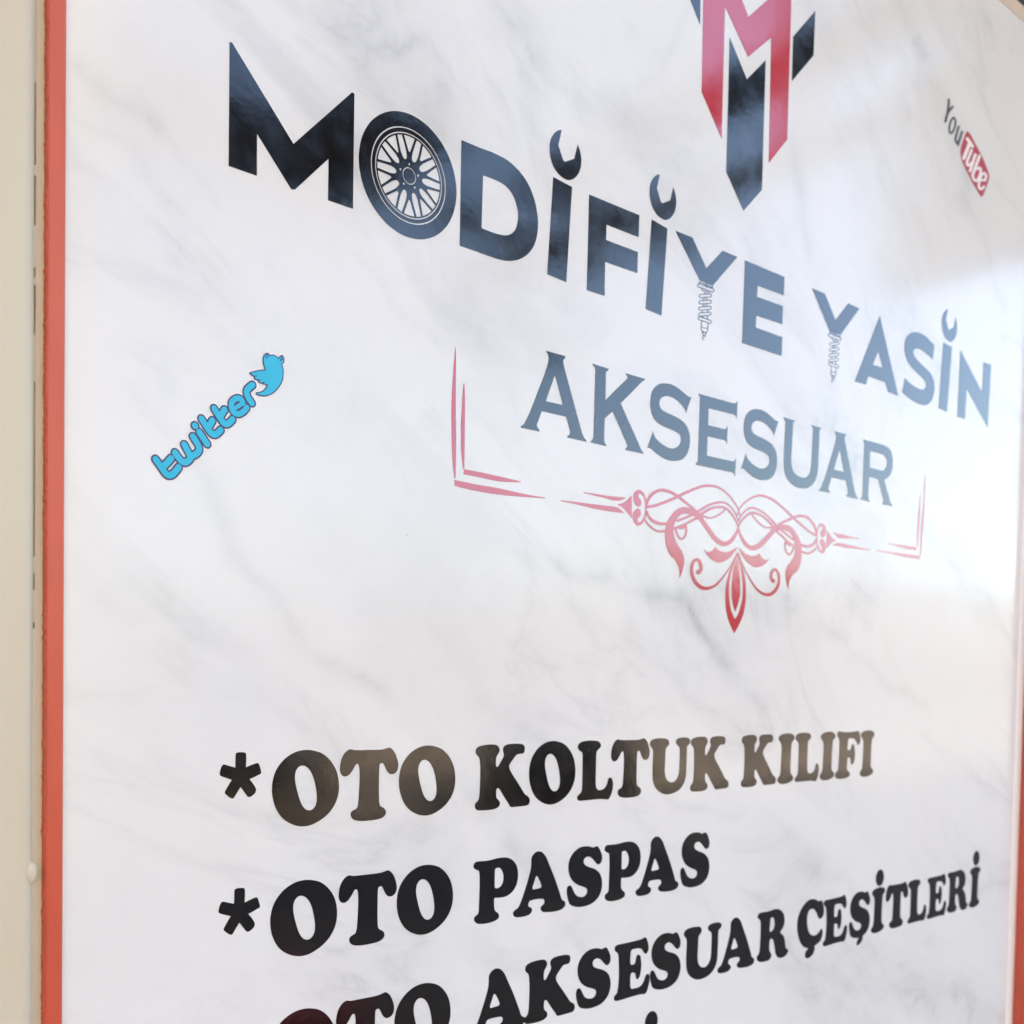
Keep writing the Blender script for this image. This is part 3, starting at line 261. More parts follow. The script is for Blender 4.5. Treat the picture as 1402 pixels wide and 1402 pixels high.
'582.52,103.79,1],[584.62,104.59,1],[586.49,105.33,1],[588.32,106.0,1],[590.46,106.69,1],[592.63,107.34,1],[594.17,107.8,1]]],[[[595.07,106.79,1],[593.36,106.1,1],[590.93,105.11,1],[588.55,104.1,1],[586.56,103.16,1],[584.71,102.24,1],[582.79,101.38,1],[580.59,100.54,1],[578.22,99.71,1],[575.97,98.93,1],[573.78,98.19,1],[571.72,97.51,1],[570.29,97.04,1],[571.08,95.71,1],[572.52,96.17,1],[574.61,96.8',
'4,1],[576.84,97.58,1],[579.12,98.34,1],[581.55,99.18,1],[583.9,100.06,1],[585.98,100.98,1],[587.88,101.9,1],[589.78,102.78,1],[592.1,103.74,1],[594.52,104.71,1],[596.24,105.39,1]]],[[[582.78,100.48,1],[583.1,99.53,1],[583.51,98.21,1],[583.7,96.91,1],[583.57,95.66,1],[583.23,94.39,1],[582.7,93.32,1],[581.9,92.41,1],[580.91,91.64,1],[580.13,91.25,1],[579.69,91.2,1],[579.08,91.34,1],[578.3,91.72,1],[',
'577.39,92.44,1],[576.44,93.45,1],[575.67,94.43,1],[575.16,95.43,1],[574.82,96.46,1],[574.58,97.2,1],[573.1,96.92,1],[573.24,96.16,1],[573.49,95.05,1],[573.96,93.89,1],[574.73,92.76,1],[575.71,91.63,1],[576.78,90.74,1],[577.92,90.16,1],[579.28,89.85,1],[580.85,90.03,1],[582.28,90.74,1],[583.56,91.75,1],[584.56,92.93,1],[585.19,94.25,1],[585.53,95.68,1],[585.63,97.1,1],[585.36,98.55,1],[584.87,99.93',
',1],[584.5,100.88,1]]],[[[575.83,98.01,1],[578.71,99.05,1],[584.51,101.14,1],[584.89,98.91,1],[582.28,97.71,0],[579.67,96.89,0],[577.04,97.0,0]]],[[[594.31,109.76,1],[588.86,111.44,0],[583.51,111.98,0],[578.84,111.27,0],[573.13,108.58,0],[568.66,104.74,0],[565.37,100.68,0],[563.55,95.67,0],[563.43,91.21,0],[564.48,85.74,0],[567.23,80.77,0],[571.38,77.38,0],[570.08,79.02,0],[574.65,75.41,0],[577.53',
',72.08,0],[578.67,69.05,0],[578.62,64.81,1],[580.47,67.39,0],[582.06,71.08,0],[583.08,75.63,0],[582.44,79.6,0],[579.87,83.4,0],[580.49,82.65,0],[576.87,85.72,0],[573.85,88.83,0],[571.97,92.77,0],[571.57,95.72,0],[572.3,99.53,0],[573.94,102.31,0],[576.17,104.79,0],[580.18,106.91,0],[586.03,107.91,0],[591.41,107.16,1],[596.27,105.77,1]]],[[[543.76,105.02,1],[544.11,104.17,1],[544.67,102.94,1],[545.5',
',101.73,1],[546.61,100.74,1],[547.92,99.86,1],[549.42,99.1,1],[551.13,98.48,1],[553.0,98.03,1],[554.83,97.72,1],[556.53,97.56,1],[558.17,97.53,1],[559.84,97.58,1],[561.78,97.73,1],[563.73,97.96,1],[565.07,98.12,1],[564.93,100.05,1],[563.59,99.89,1],[561.74,99.68,1],[559.98,99.55,1],[558.54,99.51,1],[557.18,99.54,1],[555.78,99.68,1],[554.2,99.95,1],[552.55,100.3,1],[551.07,100.74,1],[549.76,101.3,1',
'],[548.56,101.98,1],[547.58,102.72,1],[546.79,103.68,1],[546.15,104.79,1],[545.69,105.6,1]]],[[[542.95,99.26,1],[543.44,98.68,1],[544.2,97.85,1],[545.2,96.98,1],[546.45,96.14,1],[547.9,95.3,1],[549.36,94.55,1],[550.79,93.94,1],[552.24,93.44,1],[553.67,93.09,1],[554.94,92.86,1],[556.2,92.76,1],[557.75,92.79,1],[560.0,92.98,1],[562.53,93.28,1],[564.32,93.49,1],[564.17,94.99,1],[562.39,94.76,1],[559.',
'92,94.45,1],[557.82,94.25,1],[556.54,94.22,1],[555.58,94.27,1],[554.54,94.44,1],[553.26,94.74,1],[551.92,95.15,1],[550.55,95.65,1],[549.11,96.29,1],[547.66,97.04,1],[546.41,97.76,1],[545.42,98.5,1],[544.6,99.25,1],[544.02,99.78,1]]],[[[603.32,85.87,1],[606.77,84.58,0],[611.12,85.18,0],[613.98,87.03,0],[615.54,88.45,1],[619.16,86.79,0],[624.42,85.85,0],[630.41,86.59,0],[635.64,88.68,0],[640.0,90.6,',
'1],[636.5,86.41,0],[632.08,82.77,0],[626.91,80.03,0],[620.99,78.4,0],[615.79,78.68,0],[610.58,80.33,0],[606.1,83.15,0]]],[[[599.42,69.44,1],[600.17,69.88,1],[601.37,70.64,1],[602.38,71.79,1],[602.61,73.09,1],[602.44,74.36,1],[602.07,75.54,1],[601.49,76.63,1],[600.7,77.64,1],[599.76,78.47,1],[598.63,79.07,1],[597.25,79.42,1],[595.64,79.39,1],[594.12,78.94,1],[592.77,78.22,1],[591.63,77.29,1],[590.7',
'9,76.18,1],[590.17,74.94,1],[589.76,73.62,1],[589.54,72.23,1],[589.51,70.76,1],[589.7,69.29,1],[590.13,67.85,1],[590.79,66.43,1],[591.65,65.07,1],[592.73,63.76,1],[594.02,62.51,1],[595.52,61.38,1],[597.24,60.39,1],[599.18,59.58,1],[601.18,58.98,1],[603.18,58.64,1],[605.15,58.56,1],[607.13,58.71,1],[609.19,59.04,1],[611.31,59.55,1],[613.38,60.23,1],[615.38,61.06,1],[617.37,62.04,1],[619.34,63.22,1]',
',[621.27,64.65,1],[623.16,66.27,1],[625.03,67.97,1],[626.95,69.76,1],[628.87,71.66,1],[630.7,73.6,1],[632.42,75.57,1],[634.05,77.58,1],[635.65,79.67,1],[637.38,82.11,1],[639.06,84.64,1],[640.23,86.41,1],[639.66,86.53,1],[638.41,84.77,1],[636.65,82.27,1],[634.84,79.86,1],[633.17,77.81,1],[631.46,75.85,1],[629.65,73.94,1],[627.74,72.06,1],[625.74,70.23,1],[623.74,68.5,1],[621.76,66.88,1],[619.8,65.3',
'9,1],[617.88,64.13,1],[615.99,63.14,1],[614.11,62.36,1],[612.25,61.76,1],[610.41,61.31,1],[608.6,61.03,1],[606.91,60.89,1],[605.4,60.86,1],[604.05,60.93,1],[602.71,61.16,1],[601.2,61.63,1],[599.63,62.31,1],[598.17,63.09,1],[596.87,63.98,1],[595.68,65.03,1],[594.67,66.13,1],[593.84,67.29,1],[593.21,68.52,1],[592.78,69.76,1],[592.55,71.03,1],[592.53,72.32,1],[592.69,73.53,1],[593.03,74.64,1],[593.53',
',75.65,1],[594.11,76.42,1],[594.79,76.97,1],[595.55,77.35,1],[596.08,77.51,1],[596.35,77.49,1],[596.78,77.36,1],[597.31,77.05,1],[597.91,76.49,1],[598.49,75.7,1],[598.92,74.85,1],[599.18,73.9,1],[599.27,72.92,1],[599.15,72.28,1],[598.75,71.91,1],[597.93,71.47,1],[597.22,71.09,1]]],[[[598.25,71.94,0],[600.2,71.54,0],[600.97,70.32,0],[600.15,69.18,0],[598.17,68.58,0],[596.44,69.0,0],[595.68,70.07,0]',
',[596.49,71.35,0]]]],"orn_mid":[[[[640.67,87.47,1],[636.01,79.82,0],[631.75,72.49,0],[629.02,65.3,0],[628.04,57.79,0],[628.52,49.89,0],[630.71,42.53,0],[634.39,36.14,0],[639.06,30.69,1],[643.98,36.55,0],[648.35,43.38,0],[650.76,51.1,0],[651.24,58.25,0],[650.52,65.8,0],[648.64,73.25,0],[645.21,80.55,0],[641.89,85.93,0]],[[640.42,84.4,1],[636.13,77.02,0],[632.68,68.35,0],[631.91,59.43,0],[632.95,52.',
'47,0],[635.12,46.03,0],[639.57,40.37,1],[643.6,45.51,0],[646.41,52.28,0],[647.69,58.98,0],[646.94,67.45,0],[644.66,75.32,0],[642.07,81.71,0]]],[[[640.49,82.76,1],[636.93,76.15,0],[635.33,68.54,0],[634.88,61.02,0],[635.52,54.96,0],[637.28,49.43,0],[639.36,45.54,1],[642.22,50.64,0],[644.3,56.42,0],[644.58,62.57,0],[643.72,70.06,0],[642.27,77.02,0]]]],"shock":[[[[606.78,260.31,1],[607.95,259.86,1],[6',
'07.97,258.77,1],[606.83,257.68,1],[605.22,257.24,1],[591.05,257.3,1],[589.93,257.75,1],[589.91,258.82,1],[591.01,259.89,1],[592.58,260.33,1]],[[606.41,259.58,1],[606.94,259.34,1],[606.91,258.77,1],[606.36,258.2,1],[605.59,257.97,1],[591.42,258.02,1],[590.91,258.26,1],[590.93,258.82,1],[591.47,259.38,1],[592.22,259.61,1]]],[[[603.42,256.27,1],[604.83,256.26,1],[605.52,255.49,1],[605.08,254.42,1],[6',
'03.78,253.67,1],[593.77,250.96,1],[592.39,250.98,1],[591.71,251.74,1],[592.14,252.8,1],[593.42,253.54,1]],[[603.5,255.67,1],[604.18,255.64,1],[604.52,255.22,1],[604.32,254.65,1],[603.69,254.27,1],[593.69,251.56,1],[593.02,251.59,1],[592.69,252.0,1],[592.89,252.57,1],[593.5,252.94,1]]],[[[603.35,252.08,1],[604.77,252.08,1],[605.46,251.31,1],[605.04,250.24,1],[603.73,249.49,1],[593.62,246.76,1],[592',
'.23,246.78,1],[591.55,247.54,1],[591.97,248.59,1],[593.24,249.33,1]],[[603.44,251.49,1],[604.12,251.46,1],[604.46,251.04,1],[604.26,250.47,1],[603.64,250.09,1],[593.53,247.36,1],[592.86,247.39,1],[592.53,247.8,1],[592.72,248.36,1],[593.33,248.74,1]]],[[[603.35,248.06,1],[604.78,248.06,1],[605.51,247.31,1],[605.11,246.24,1],[603.82,245.48,1],[593.6,242.63,1],[592.21,242.63,1],[591.49,243.38,1],[591',
'.88,244.43,1],[593.14,245.18,1]],[[603.46,247.46,1],[604.15,247.44,1],[604.51,247.03,1],[604.33,246.46,1],[603.71,246.08,1],[593.5,243.22,1],[592.82,243.24,1],[592.47,243.65,1],[592.65,244.21,1],[593.25,244.59,1]]],[[[603.28,244.15,1],[604.7,244.15,1],[605.44,243.4,1],[605.05,242.33,1],[603.77,241.58,1],[593.6,238.74,1],[592.2,238.74,1],[591.48,239.48,1],[591.86,240.53,1],[593.12,241.28,1]],[[603.',
'39,243.55,1],[604.08,243.53,1],[604.44,243.12,1],[604.26,242.56,1],[603.65,242.17,1],[593.49,239.32,1],[592.82,239.35,1],[592.46,239.76,1],[592.63,240.31,1],[593.23,240.69,1]]],[[[604.74,238.98,1],[605.84,238.56,1],[605.9,237.56,1],[604.88,236.56,1],[603.39,236.16,1],[592.41,236.22,1],[591.33,236.64,1],[591.28,237.63,1],[592.27,238.62,1],[593.74,239.02,1]],[[604.43,238.33,1],[604.94,238.11,1],[604',
'.94,237.57,1],[604.43,237.03,1],[603.7,236.81,1],[592.72,236.87,1],[592.21,237.09,1],[592.21,237.63,1],[592.72,238.16,1],[593.43,238.38,1]]],[[[591.8,260.71,1],[605.83,260.31,1],[606.24,261.04,1],[592.2,261.43,1]]],[[[590.92,258.47,1],[592.45,261.05,1],[591.56,261.09,1],[590.03,258.52,1]]],[[[606.47,260.74,1],[606.7,262.0,1],[605.83,261.87,1],[605.6,260.61,1]]],[[[597.85,261.52,1],[599.04,259.07,1',
'],[600.41,259.61,1],[599.21,262.07,1]]],[[[594.44,257.27,1],[594.34,256.72,1],[594.54,256.09,1],[595.38,255.91,1],[596.72,255.97,1],[599.44,256.15,1],[601.94,256.34,1],[602.13,256.92,1],[599.65,256.73,1],[596.93,256.54,1],[595.71,256.49,1],[595.28,256.54,1],[595.2,256.93,1],[595.3,257.39,1]]],[[[597.22,255.84,1],[597.3,253.97,1],[598.17,254.18,1],[598.09,256.04,1]]],[[[599.59,255.9,1],[599.37,254.',
'48,1],[599.91,254.56,1],[600.13,255.99,1]]],[[[602.15,256.62,1],[602.48,255.33,1],[603.35,255.6,1],[603.02,256.9,1]]],[[[595.53,251.64,1],[596.15,249.73,1],[596.9,249.98,1],[596.28,251.89,1]]],[[[597.81,252.22,1],[597.61,250.12,1],[598.16,250.22,1],[598.35,252.32,1]]],[[[599.6,252.61,1],[599.96,250.63,1],[600.72,250.84,1],[600.36,252.82,1]]],[[[595.68,247.74,1],[596.31,245.83,1],[597.05,246.08,1],',
'[596.43,247.99,1]]],[[[597.96,248.32,1],[597.77,246.22,1],[598.31,246.31,1],[598.5,248.41,1]]],[[[599.76,248.7,1],[600.11,246.72,1],[600.87,246.93,1],[600.52,248.91,1]]],[[[595.25,243.41,1],[595.32,241.54,1],[596.19,241.74,1],[596.11,243.6,1]]],[[[600.67,244.97,1],[600.75,243.1,1],[601.62,243.3,1],[601.55,245.17,1]]],[[[595.43,239.41,1],[596.58,237.95,1],[597.38,238.33,1],[596.23,239.79,1]]],[[[60',
'0.82,241.23,1],[600.92,238.67,1],[601.8,238.86,1],[601.7,241.42,1]]],[[[595.03,236.37,1],[594.74,233.64,1],[594.59,230.77,1],[595.02,229.81,1],[595.89,229.56,1],[597.14,229.27,1],[598.62,229.27,1],[600.31,229.55,1],[601.77,230.69,1],[602.21,233.55,1],[602.29,236.21,1],[601.52,236.06,1],[601.44,233.42,1],[601.04,230.68,1],[600.04,229.95,1],[598.76,229.78,1],[597.46,229.77,1],[596.32,230.04,1],[595.',
'68,230.18,1],[595.35,230.94,1],[595.5,233.77,1],[595.79,236.49,1]]],[[[595.48,232.34,1],[596.16,232.16,1],[597.07,231.98,1],[597.88,231.95,1],[598.86,232.07,1],[600.41,232.44,1],[601.73,232.79,1],[601.66,233.19,1],[600.35,232.84,1],[598.86,232.48,1],[598.03,232.38,1],[597.36,232.41,1],[596.52,232.57,1],[595.86,232.75,1]]],[[[595.85,229.46,1],[596.25,228.36,1],[596.78,227.21,1],[597.4,226.91,1],[59',
'7.93,226.96,1],[597.99,227.45,1],[597.81,227.39,1],[597.48,227.53,1],[596.99,228.62,1],[596.59,229.71,1]]],[[[599.96,229.93,1],[599.63,229.04,1],[599.22,228.09,1],[598.85,227.71,1],[598.56,227.53,1],[599.0,227.22,1],[599.41,227.49,1],[599.93,228.04,1],[600.37,229.05,1],[600.7,229.96,1]]],[[[598.05,227.59,1],[597.29,227.17,1],[596.47,226.48,1],[596.18,225.58,1],[596.35,224.73,1],[597.19,224.2,1],[5',
'98.35,224.08,1],[599.44,224.67,1],[600.13,225.54,1],[600.17,226.45,1],[599.82,227.25,1],[599.06,227.58,1],[598.39,227.66,1],[598.06,227.2,1],[598.63,227.14,1],[599.19,226.92,1],[599.46,226.27,1],[599.44,225.52,1],[598.93,224.88,1],[598.34,224.52,1],[597.65,224.63,1],[597.01,225.02,1],[596.89,225.69,1],[597.1,226.4,1],[597.73,226.9,1],[598.4,227.27,1]]],[[[597.2,228.9,1],[599.49,229.22,1],[599.55,2',
'29.64,1],[597.26,229.32,1]]]],"shock_shift":[154.6,0.13],"tw":[[[216.92,92.31],[219.9,88.75],[221.64,86.68],[223.43,86.05],[225.33,87.01],[227.77,90.16]],[[219.89,89.0],[222.04,91.08],[224.19,93.68]],[[226.07,96.5],[228.57,93.62],[230.78,92.79],[232.82,94.21],[233.25,95.98],[230.44,100.74]],[[233.25,95.98],[235.31,96.79],[237.32,98.63],[237.41,100.99],[234.57,104.98]],[[235.53,110.05],[235.58,110.',
'01]],[[237.63,107.52],[241.64,102.66]],[[238.7,113.68],[241.85,109.75],[243.58,107.92],[245.31,107.56],[247.02,108.72],[248.28,110.07]],[[241.85,109.75],[244.1,113.77]],[[244.9,119.4],[247.82,115.69],[249.57,113.7],[251.15,113.32],[252.77,114.27],[254.22,115.94]],[[247.82,115.69],[250.09,119.75]],[[255.34,121.16],[259.45,124.42]],[[259.45,124.42],[258.42,126.11],[256.17,125.98],[253.96,124.11],[25',
'3.58,121.4],[254.95,119.24],[257.43,118.96],[260.08,120.79],[261.56,122.64]],[[264.23,125.24],[261.79,128.14],[261.58,130.88],[264.43,133.7]]],"bird":[[262.69,139.1,0],[264.96,140.29,0],[267.97,141.45,0],[270.76,142.25,1],[269.75,145.19,0],[269.83,148.17,0],[271.22,149.9,0],[272.75,150.37,0],[273.49,149.6,1],[275.83,150.18,0],[278.14,149.11,1],[279.06,150.39,0],[280.17,150.94,0],[281.19,149.88,0],',
'[281.34,148.0,0],[280.23,146.42,1],[281.02,143.56,0],[280.46,138.54,0],[278.01,134.27,0],[274.83,131.25,0],[271.16,129.52,0],[267.81,129.31,0],[266.1,129.71,1],[266.28,130.54,1],[269.3,131.73,0],[271.11,133.46,0],[271.83,134.89,1],[270.17,135.13,0],[268.65,135.28,1],[267.74,135.38,0],[267.12,136.34,1],[265.6,136.44,0],[264.99,137.02,1],[265.11,137.74,1],[263.78,138.13,0]],"feather":[[[270.94,147.8',
'5,0],[271.41,149.02,0],[272.14,149.71,0]],[[271.86,147.76,0],[272.64,149.11,0]],[[279.27,148.68,0],[280.18,150.06,0],[280.68,150.33,0]],[[278.84,147.78,0],[280.57,149.05,0]],[[269.56,135.34,0],[270.46,136.26,0]],[[267.42,136.56,0],[268.75,136.91,0]],[[265.29,137.77,0],[266.49,138.37,0]]],"ytbox":[[949.35,476.2,0],[955.41,475.22,0],[966.2,469.46,0],[977.12,464.0,0],[985.59,457.65,0],[991.38,452.03,',
'0],[990.85,446.93,0],[985.29,437.06,0],[981.27,430.97,0],[977.87,428.99,0],[972.44,430.83,0],[961.63,435.74,0],[949.09,443.2,0],[941.09,448.7,0],[938.19,454.15,0],[938.69,459.07,0],[942.38,466.6,0],[946.14,473.4,0]],"ytyou":[[[[913.12,490.81,1],[913.06,488.34,1],[913.44,487.87,1],[914.47,487.83,1],[915.74,488.24,1],[916.79,488.95,1],[917.2,489.68,1],[917.26,492.15,1],[916.87,492.62,1],[915.85,492.',
'66,1],[914.57,492.24,1],[913.53,491.53,1]],[[913.07,488.36,1],[912.85,485.14,1],[913.21,484.66,1],[914.21,484.6,1],[915.49,485.0,1],[916.55,485.69,1],[916.99,486.42,1],[917.2,489.65,1],[916.84,490.14,1],[915.83,490.19,1],[914.55,489.79,1],[913.5,489.09,1]],[[912.86,485.21,1],[912.24,481.84,1],[912.51,481.32,1],[913.46,481.22,1],[914.73,481.57,1],[915.84,482.24,1],[916.35,482.98,1],[916.98,486.36,1',
'],[916.7,486.88,1],[915.74,486.98,1],[914.47,486.62,1],[913.37,485.95,1]],[[912.24,481.87,1],[911.65,479.22,1],[911.9,478.69,1],[912.83,478.56,1],[914.1,478.9,1],[915.21,479.56,1],[915.75,480.3,1],[916.34,482.96,1],[916.09,483.49,1],[915.15,483.61,1],[913.89,483.27,1],[912.77,482.61,1]]],[[[920.7,488.21,1],[916.77,484.7,1],[916.27,483.96,1],[916.57,483.45,1],[917.54,483.36,1],[918.81,483.72,1],[91',
'9.91,484.4,1],[923.86,487.92,1],[924.36,488.66,1],[924.06,489.18,1],[923.08,489.27,1],[921.8,488.9,1]],[[916.62,484.56,1],[912.3,480.04,1],[911.94,479.32,1],[912.37,478.87,1],[913.43,478.86,1],[914.7,479.29,1],[915.71,480.0,1],[920.06,484.54,1],[920.42,485.26,1],[919.98,485.71,1],[918.92,485.72,1],[917.63,485.28,1]],[[912.01,479.64,1],[909.83,475.01,1],[909.9,474.4,1],[910.69,474.17,1],[911.92,474',
'.4,1],[913.11,475.0,1],[913.81,475.75,1],[916.0,480.4,1],[915.93,481.0,1],[915.13,481.23,1],[913.9,481.0,1],[912.71,480.39,1]],[[909.79,474.9,1],[908.64,471.27,1],[908.82,470.71,1],[909.71,470.55,1],[910.96,470.84,1],[912.1,471.47,1],[912.69,472.22,1],[913.85,475.86,1],[913.67,476.42,1],[912.78,476.58,1],[911.53,476.28,1],[910.39,475.64,1]]],[[[923.07,478.83,1],[924.6,478.34,1],[925.5,478.32,1],[9',
'26.6,478.68,1],[927.48,479.29,1],[927.79,479.9,1],[927.43,480.29,1],[925.89,480.78,1],[924.99,480.8,1],[923.9,480.43,1],[923.03,479.83,1],[922.71,479.22,1]],[[924.43,478.42,1],[925.96,477.43,1],[926.73,477.3,1],[927.82,477.56,1],[928.8,478.11,1],[929.31,478.75,1],[929.14,479.22,1],[927.6,480.21,1],[926.83,480.34,1],[925.75,480.08,1],[924.77,479.53,1],[924.27,478.89,1]],[[925.78,477.68,1],[926.13,4',
'75.97,1],[926.57,475.62,1],[927.51,475.65,1],[928.61,476.04,1],[929.44,476.66,1],[929.68,477.26,1],[929.32,478.97,1],[928.89,479.32,1],[927.94,479.29,1],[926.84,478.89,1],[926.02,478.28,1]],[[926.13,476.13,1],[925.72,473.89,1],[925.95,473.45,1],[926.78,473.36,1],[927.87,473.65,1],[928.82,474.22,1],[929.26,474.85,1],[929.68,477.09,1],[929.44,477.54,1],[928.61,477.63,1],[927.52,477.33,1],[926.57,476',
'.76,1]],[[925.76,474.04,1],[924.45,471.14,1],[924.51,470.63,1],[925.21,470.44,1],[926.27,470.64,1],[927.3,471.16,1],[927.89,471.79,1],[929.21,474.7,1],[929.14,475.21,1],[928.44,475.4,1],[927.38,475.2,1],[926.35,474.68,1]],[[924.5,471.25,1],[922.75,468.43,1],[922.7,467.88,1],[923.3,467.62,1],[924.33,467.76,1],[925.38,468.23,1],[926.07,468.86,1],[927.83,471.69,1],[927.88,472.24,1],[927.27,472.49,1],',
'[926.24,472.36,1],[925.19,471.88,1]],[[922.87,468.58,1],[921.09,466.5,1],[920.87,465.91,1],[921.32,465.56,1],[922.27,465.6,1],[923.36,466.0,1],[924.17,466.61,1],[925.95,468.7,1],[926.17,469.29,1],[925.72,469.64,1],[924.76,469.6,1],[923.67,469.2,1]],[[921.5,466.86,1],[919.73,465.59,1],[919.15,464.96,1],[919.22,464.45,1],[919.92,464.26,1],[920.97,464.46,1],[921.99,464.97,1],[923.76,466.24,1],[924.34',
',466.88,1],[924.27,467.39,1],[923.57,467.58,1],[922.51,467.38,1]],[[921.72,466.3,1],[920.01,466.24,1],[918.95,466.01,1],[917.96,465.48,1],[917.43,464.85,1],[917.55,464.36,1],[918.29,464.2,1],[919.99,464.26,1],[921.06,464.49,1],[922.05,465.02,1],[922.59,465.65,1],[922.46,466.14,1]],[[920.73,466.09,1],[919.44,466.97,1],[918.68,467.12,1],[917.61,466.87,1],[916.63,466.33,1],[916.13,465.7,1],[916.28,46',
'5.23,1],[917.57,464.35,1],[918.33,464.2,1],[919.4,464.45,1],[920.38,464.99,1],[920.89,465.61,1]],[[919.6,466.75,1],[919.1,468.53,1],[918.63,468.87,1],[917.68,468.82,1],[916.6,468.42,1],[915.81,467.81,1],[915.61,467.22,1],[916.12,465.45,1],[916.58,465.11,1],[917.53,465.15,1],[918.61,465.56,1],[919.4,466.17,1]],[[919.11,468.39,1],[919.33,470.82,1],[919.05,471.24,1],[918.2,471.3,1],[917.11,470.98,1],',
'[916.21,470.41,1],[915.83,469.79,1],[915.6,467.37,1],[915.89,466.94,1],[916.73,466.88,1],[917.82,467.19,1],[918.72,467.77,1]],[[919.3,470.67,1],[920.46,473.73,1],[920.35,474.23,1],[919.62,474.39,1],[918.55,474.16,1],[917.56,473.63,1],[917.02,473.0,1],[915.86,469.94,1],[915.98,469.45,1],[916.7,469.28,1],[917.76,469.51,1],[918.76,470.04,1]],[[920.41,473.62,1],[922.11,476.59,1],[922.13,477.13,1],[921',
'.5,477.36,1],[920.47,477.21,1],[919.43,476.72,1],[918.78,476.08,1],[917.08,473.11,1],[917.06,472.58,1],[917.69,472.34,1],[918.71,472.5,1],[919.75,472.98,1]],[[921.85,476.26,1],[924.05,478.38,1],[924.41,479.0,1],[924.09,479.4,1],[923.22,479.45,1],[922.13,479.11,1],[921.23,478.52,1],[919.04,476.41,1],[918.68,475.79,1],[919.0,475.39,1],[919.86,475.34,1],[920.95,475.68,1]],[[923.79,478.16,1],[925.63,4',
'79.52,1],[926.2,480.16,1],[926.12,480.66,1],[925.4,480.84,1],[924.34,480.62,1],[923.33,480.09,1],[921.49,478.73,1],[920.92,478.1,1],[921.01,477.6,1],[921.72,477.42,1],[922.78,477.63,1]]],[[[931.93,474.94,1],[929.87,470.76,1],[929.91,470.22,1],[930.63,470.0,1],[931.74,470.19,1],[932.83,470.73,1],[933.47,471.4,1],[935.54,475.58,1],[935.5,476.13,1],[934.78,476.35,1],[933.66,476.15,1],[932.58,475.61,1',
']],[[929.86,470.74,1],[927.71,466.05,1],[927.78,465.51,1],[928.51,465.31,1],[929.63,465.51,1],[930.7,466.05,1],[931.33,466.72,1],[933.48,471.42,1],[933.41,471.96,1],[932.68,472.16,1],[931.56,471.95,1],[930.48,471.41,1]],[[927.68,465.96,1],[926.9,463.42,1],[927.07,462.92,1],[927.88,462.77,1],[929.02,463.03,1],[930.05,463.6,1],[930.58,464.26,1],[931.36,466.81,1],[931.19,467.31,1],[930.38,467.45,1],[',
'929.24,467.19,1],[928.21,466.62,1]],[[926.87,463.25,1],[926.94,461.62,1],[927.32,461.21,1],[928.27,461.18,1],[929.42,461.55,1],[930.34,462.17,1],[930.67,462.81,1],[930.6,464.44,1],[930.22,464.85,1],[929.28,464.87,1],[928.12,464.51,1],[927.21,463.89,1]],[[927.03,461.39,1],[928.06,460.17,1],[928.73,459.92,1],[929.83,460.09,1],[930.93,460.6,1],[931.61,461.26,1],[931.61,461.82,1],[930.58,463.04,1],[92',
'9.9,463.28,1],[928.81,463.12,1],[927.71,462.61,1],[927.03,461.95,1]],[[928.49,459.95,1],[930.05,459.64,1],[931.07,459.69,1],[932.22,460.12,1],[933.05,460.76,1],[933.25,461.38,1],[932.75,461.73,1],[931.18,462.04,1],[930.16,461.99,1],[929.01,461.56,1],[928.18,460.91,1],[927.98,460.3,1]],[[932.26,460.14,1],[933.94,461.08,1],[934.76,461.73,1],[934.94,462.34,1],[934.4,462.67,1],[933.37,462.61,1],[932.2',
'2,462.16,1],[930.54,461.23,1],[929.73,460.58,1],[929.55,459.97,1],[930.08,459.64,1],[931.12,459.7,1]],[[934.71,461.66,1],[936.65,463.87,1],[936.89,464.5,1],[936.42,464.87,1],[935.41,464.84,1],[934.26,464.42,1],[933.39,463.78,1],[931.46,461.58,1],[931.22,460.96,1],[931.69,460.59,1],[932.69,460.61,1],[933.84,461.02,1]],[[936.81,464.09,1],[939.34,468.6,1],[939.34,469.17,1],[938.66,469.41,1],[937.55,4',
'69.24,1],[936.44,468.73,1],[935.75,468.06,1],[933.23,463.56,1],[933.23,463.0,1],[933.91,462.75,1],[935.01,462.92,1],[936.12,463.43,1]],[[939.36,468.64,1],[941.44,472.77,1],[941.4,473.32,1],[940.68,473.54,1],[939.56,473.34,1],[938.46,472.81,1],[937.81,472.14,1],[935.73,468.02,1],[935.77,467.47,1],[936.49,467.25,1],[937.61,467.44,1],[938.7,467.97,1]]],[[[937.86,472.56,1],[931.26,459.19,1],[931.31,45',
'8.62,1],[932.06,458.39,1],[933.22,458.58,1],[934.36,459.13,1],[935.03,459.83,1],[941.66,473.23,1],[941.61,473.8,1],[940.86,474.03,1],[939.68,473.82,1],[938.54,473.26,1]]]],"yttube":[[[[947.11,468.61,1],[956.93,465.13,1],[958.28,465.07,1],[959.95,465.57,1],[961.3,466.45,1],[961.83,467.37,1],[961.31,467.97,1],[951.43,471.44,1],[950.1,471.5,1],[948.45,470.99,1],[947.12,470.12,1],[946.61,469.21,1]]],[',
'[[951.32,468.01,1],[941.44,451.31,1],[941.41,450.42,1],[942.46,450.0,1],[944.2,450.23,1],[945.97,451.01,1],[947.08,452.05,1],[957.03,468.82,1],[957.06,469.72,1],[955.99,470.12,1],[954.22,469.87,1],[952.44,469.06,1]]],[[[955.44,462.59,1],[952.19,457.47,1],[952.12,456.76,1],[952.92,456.42,1],[954.28,456.59,1],[955.68,457.19,1],[956.59,458.0,1],[959.86,463.14,1],[959.93,463.85,1],[959.12,464.19,1],[9',
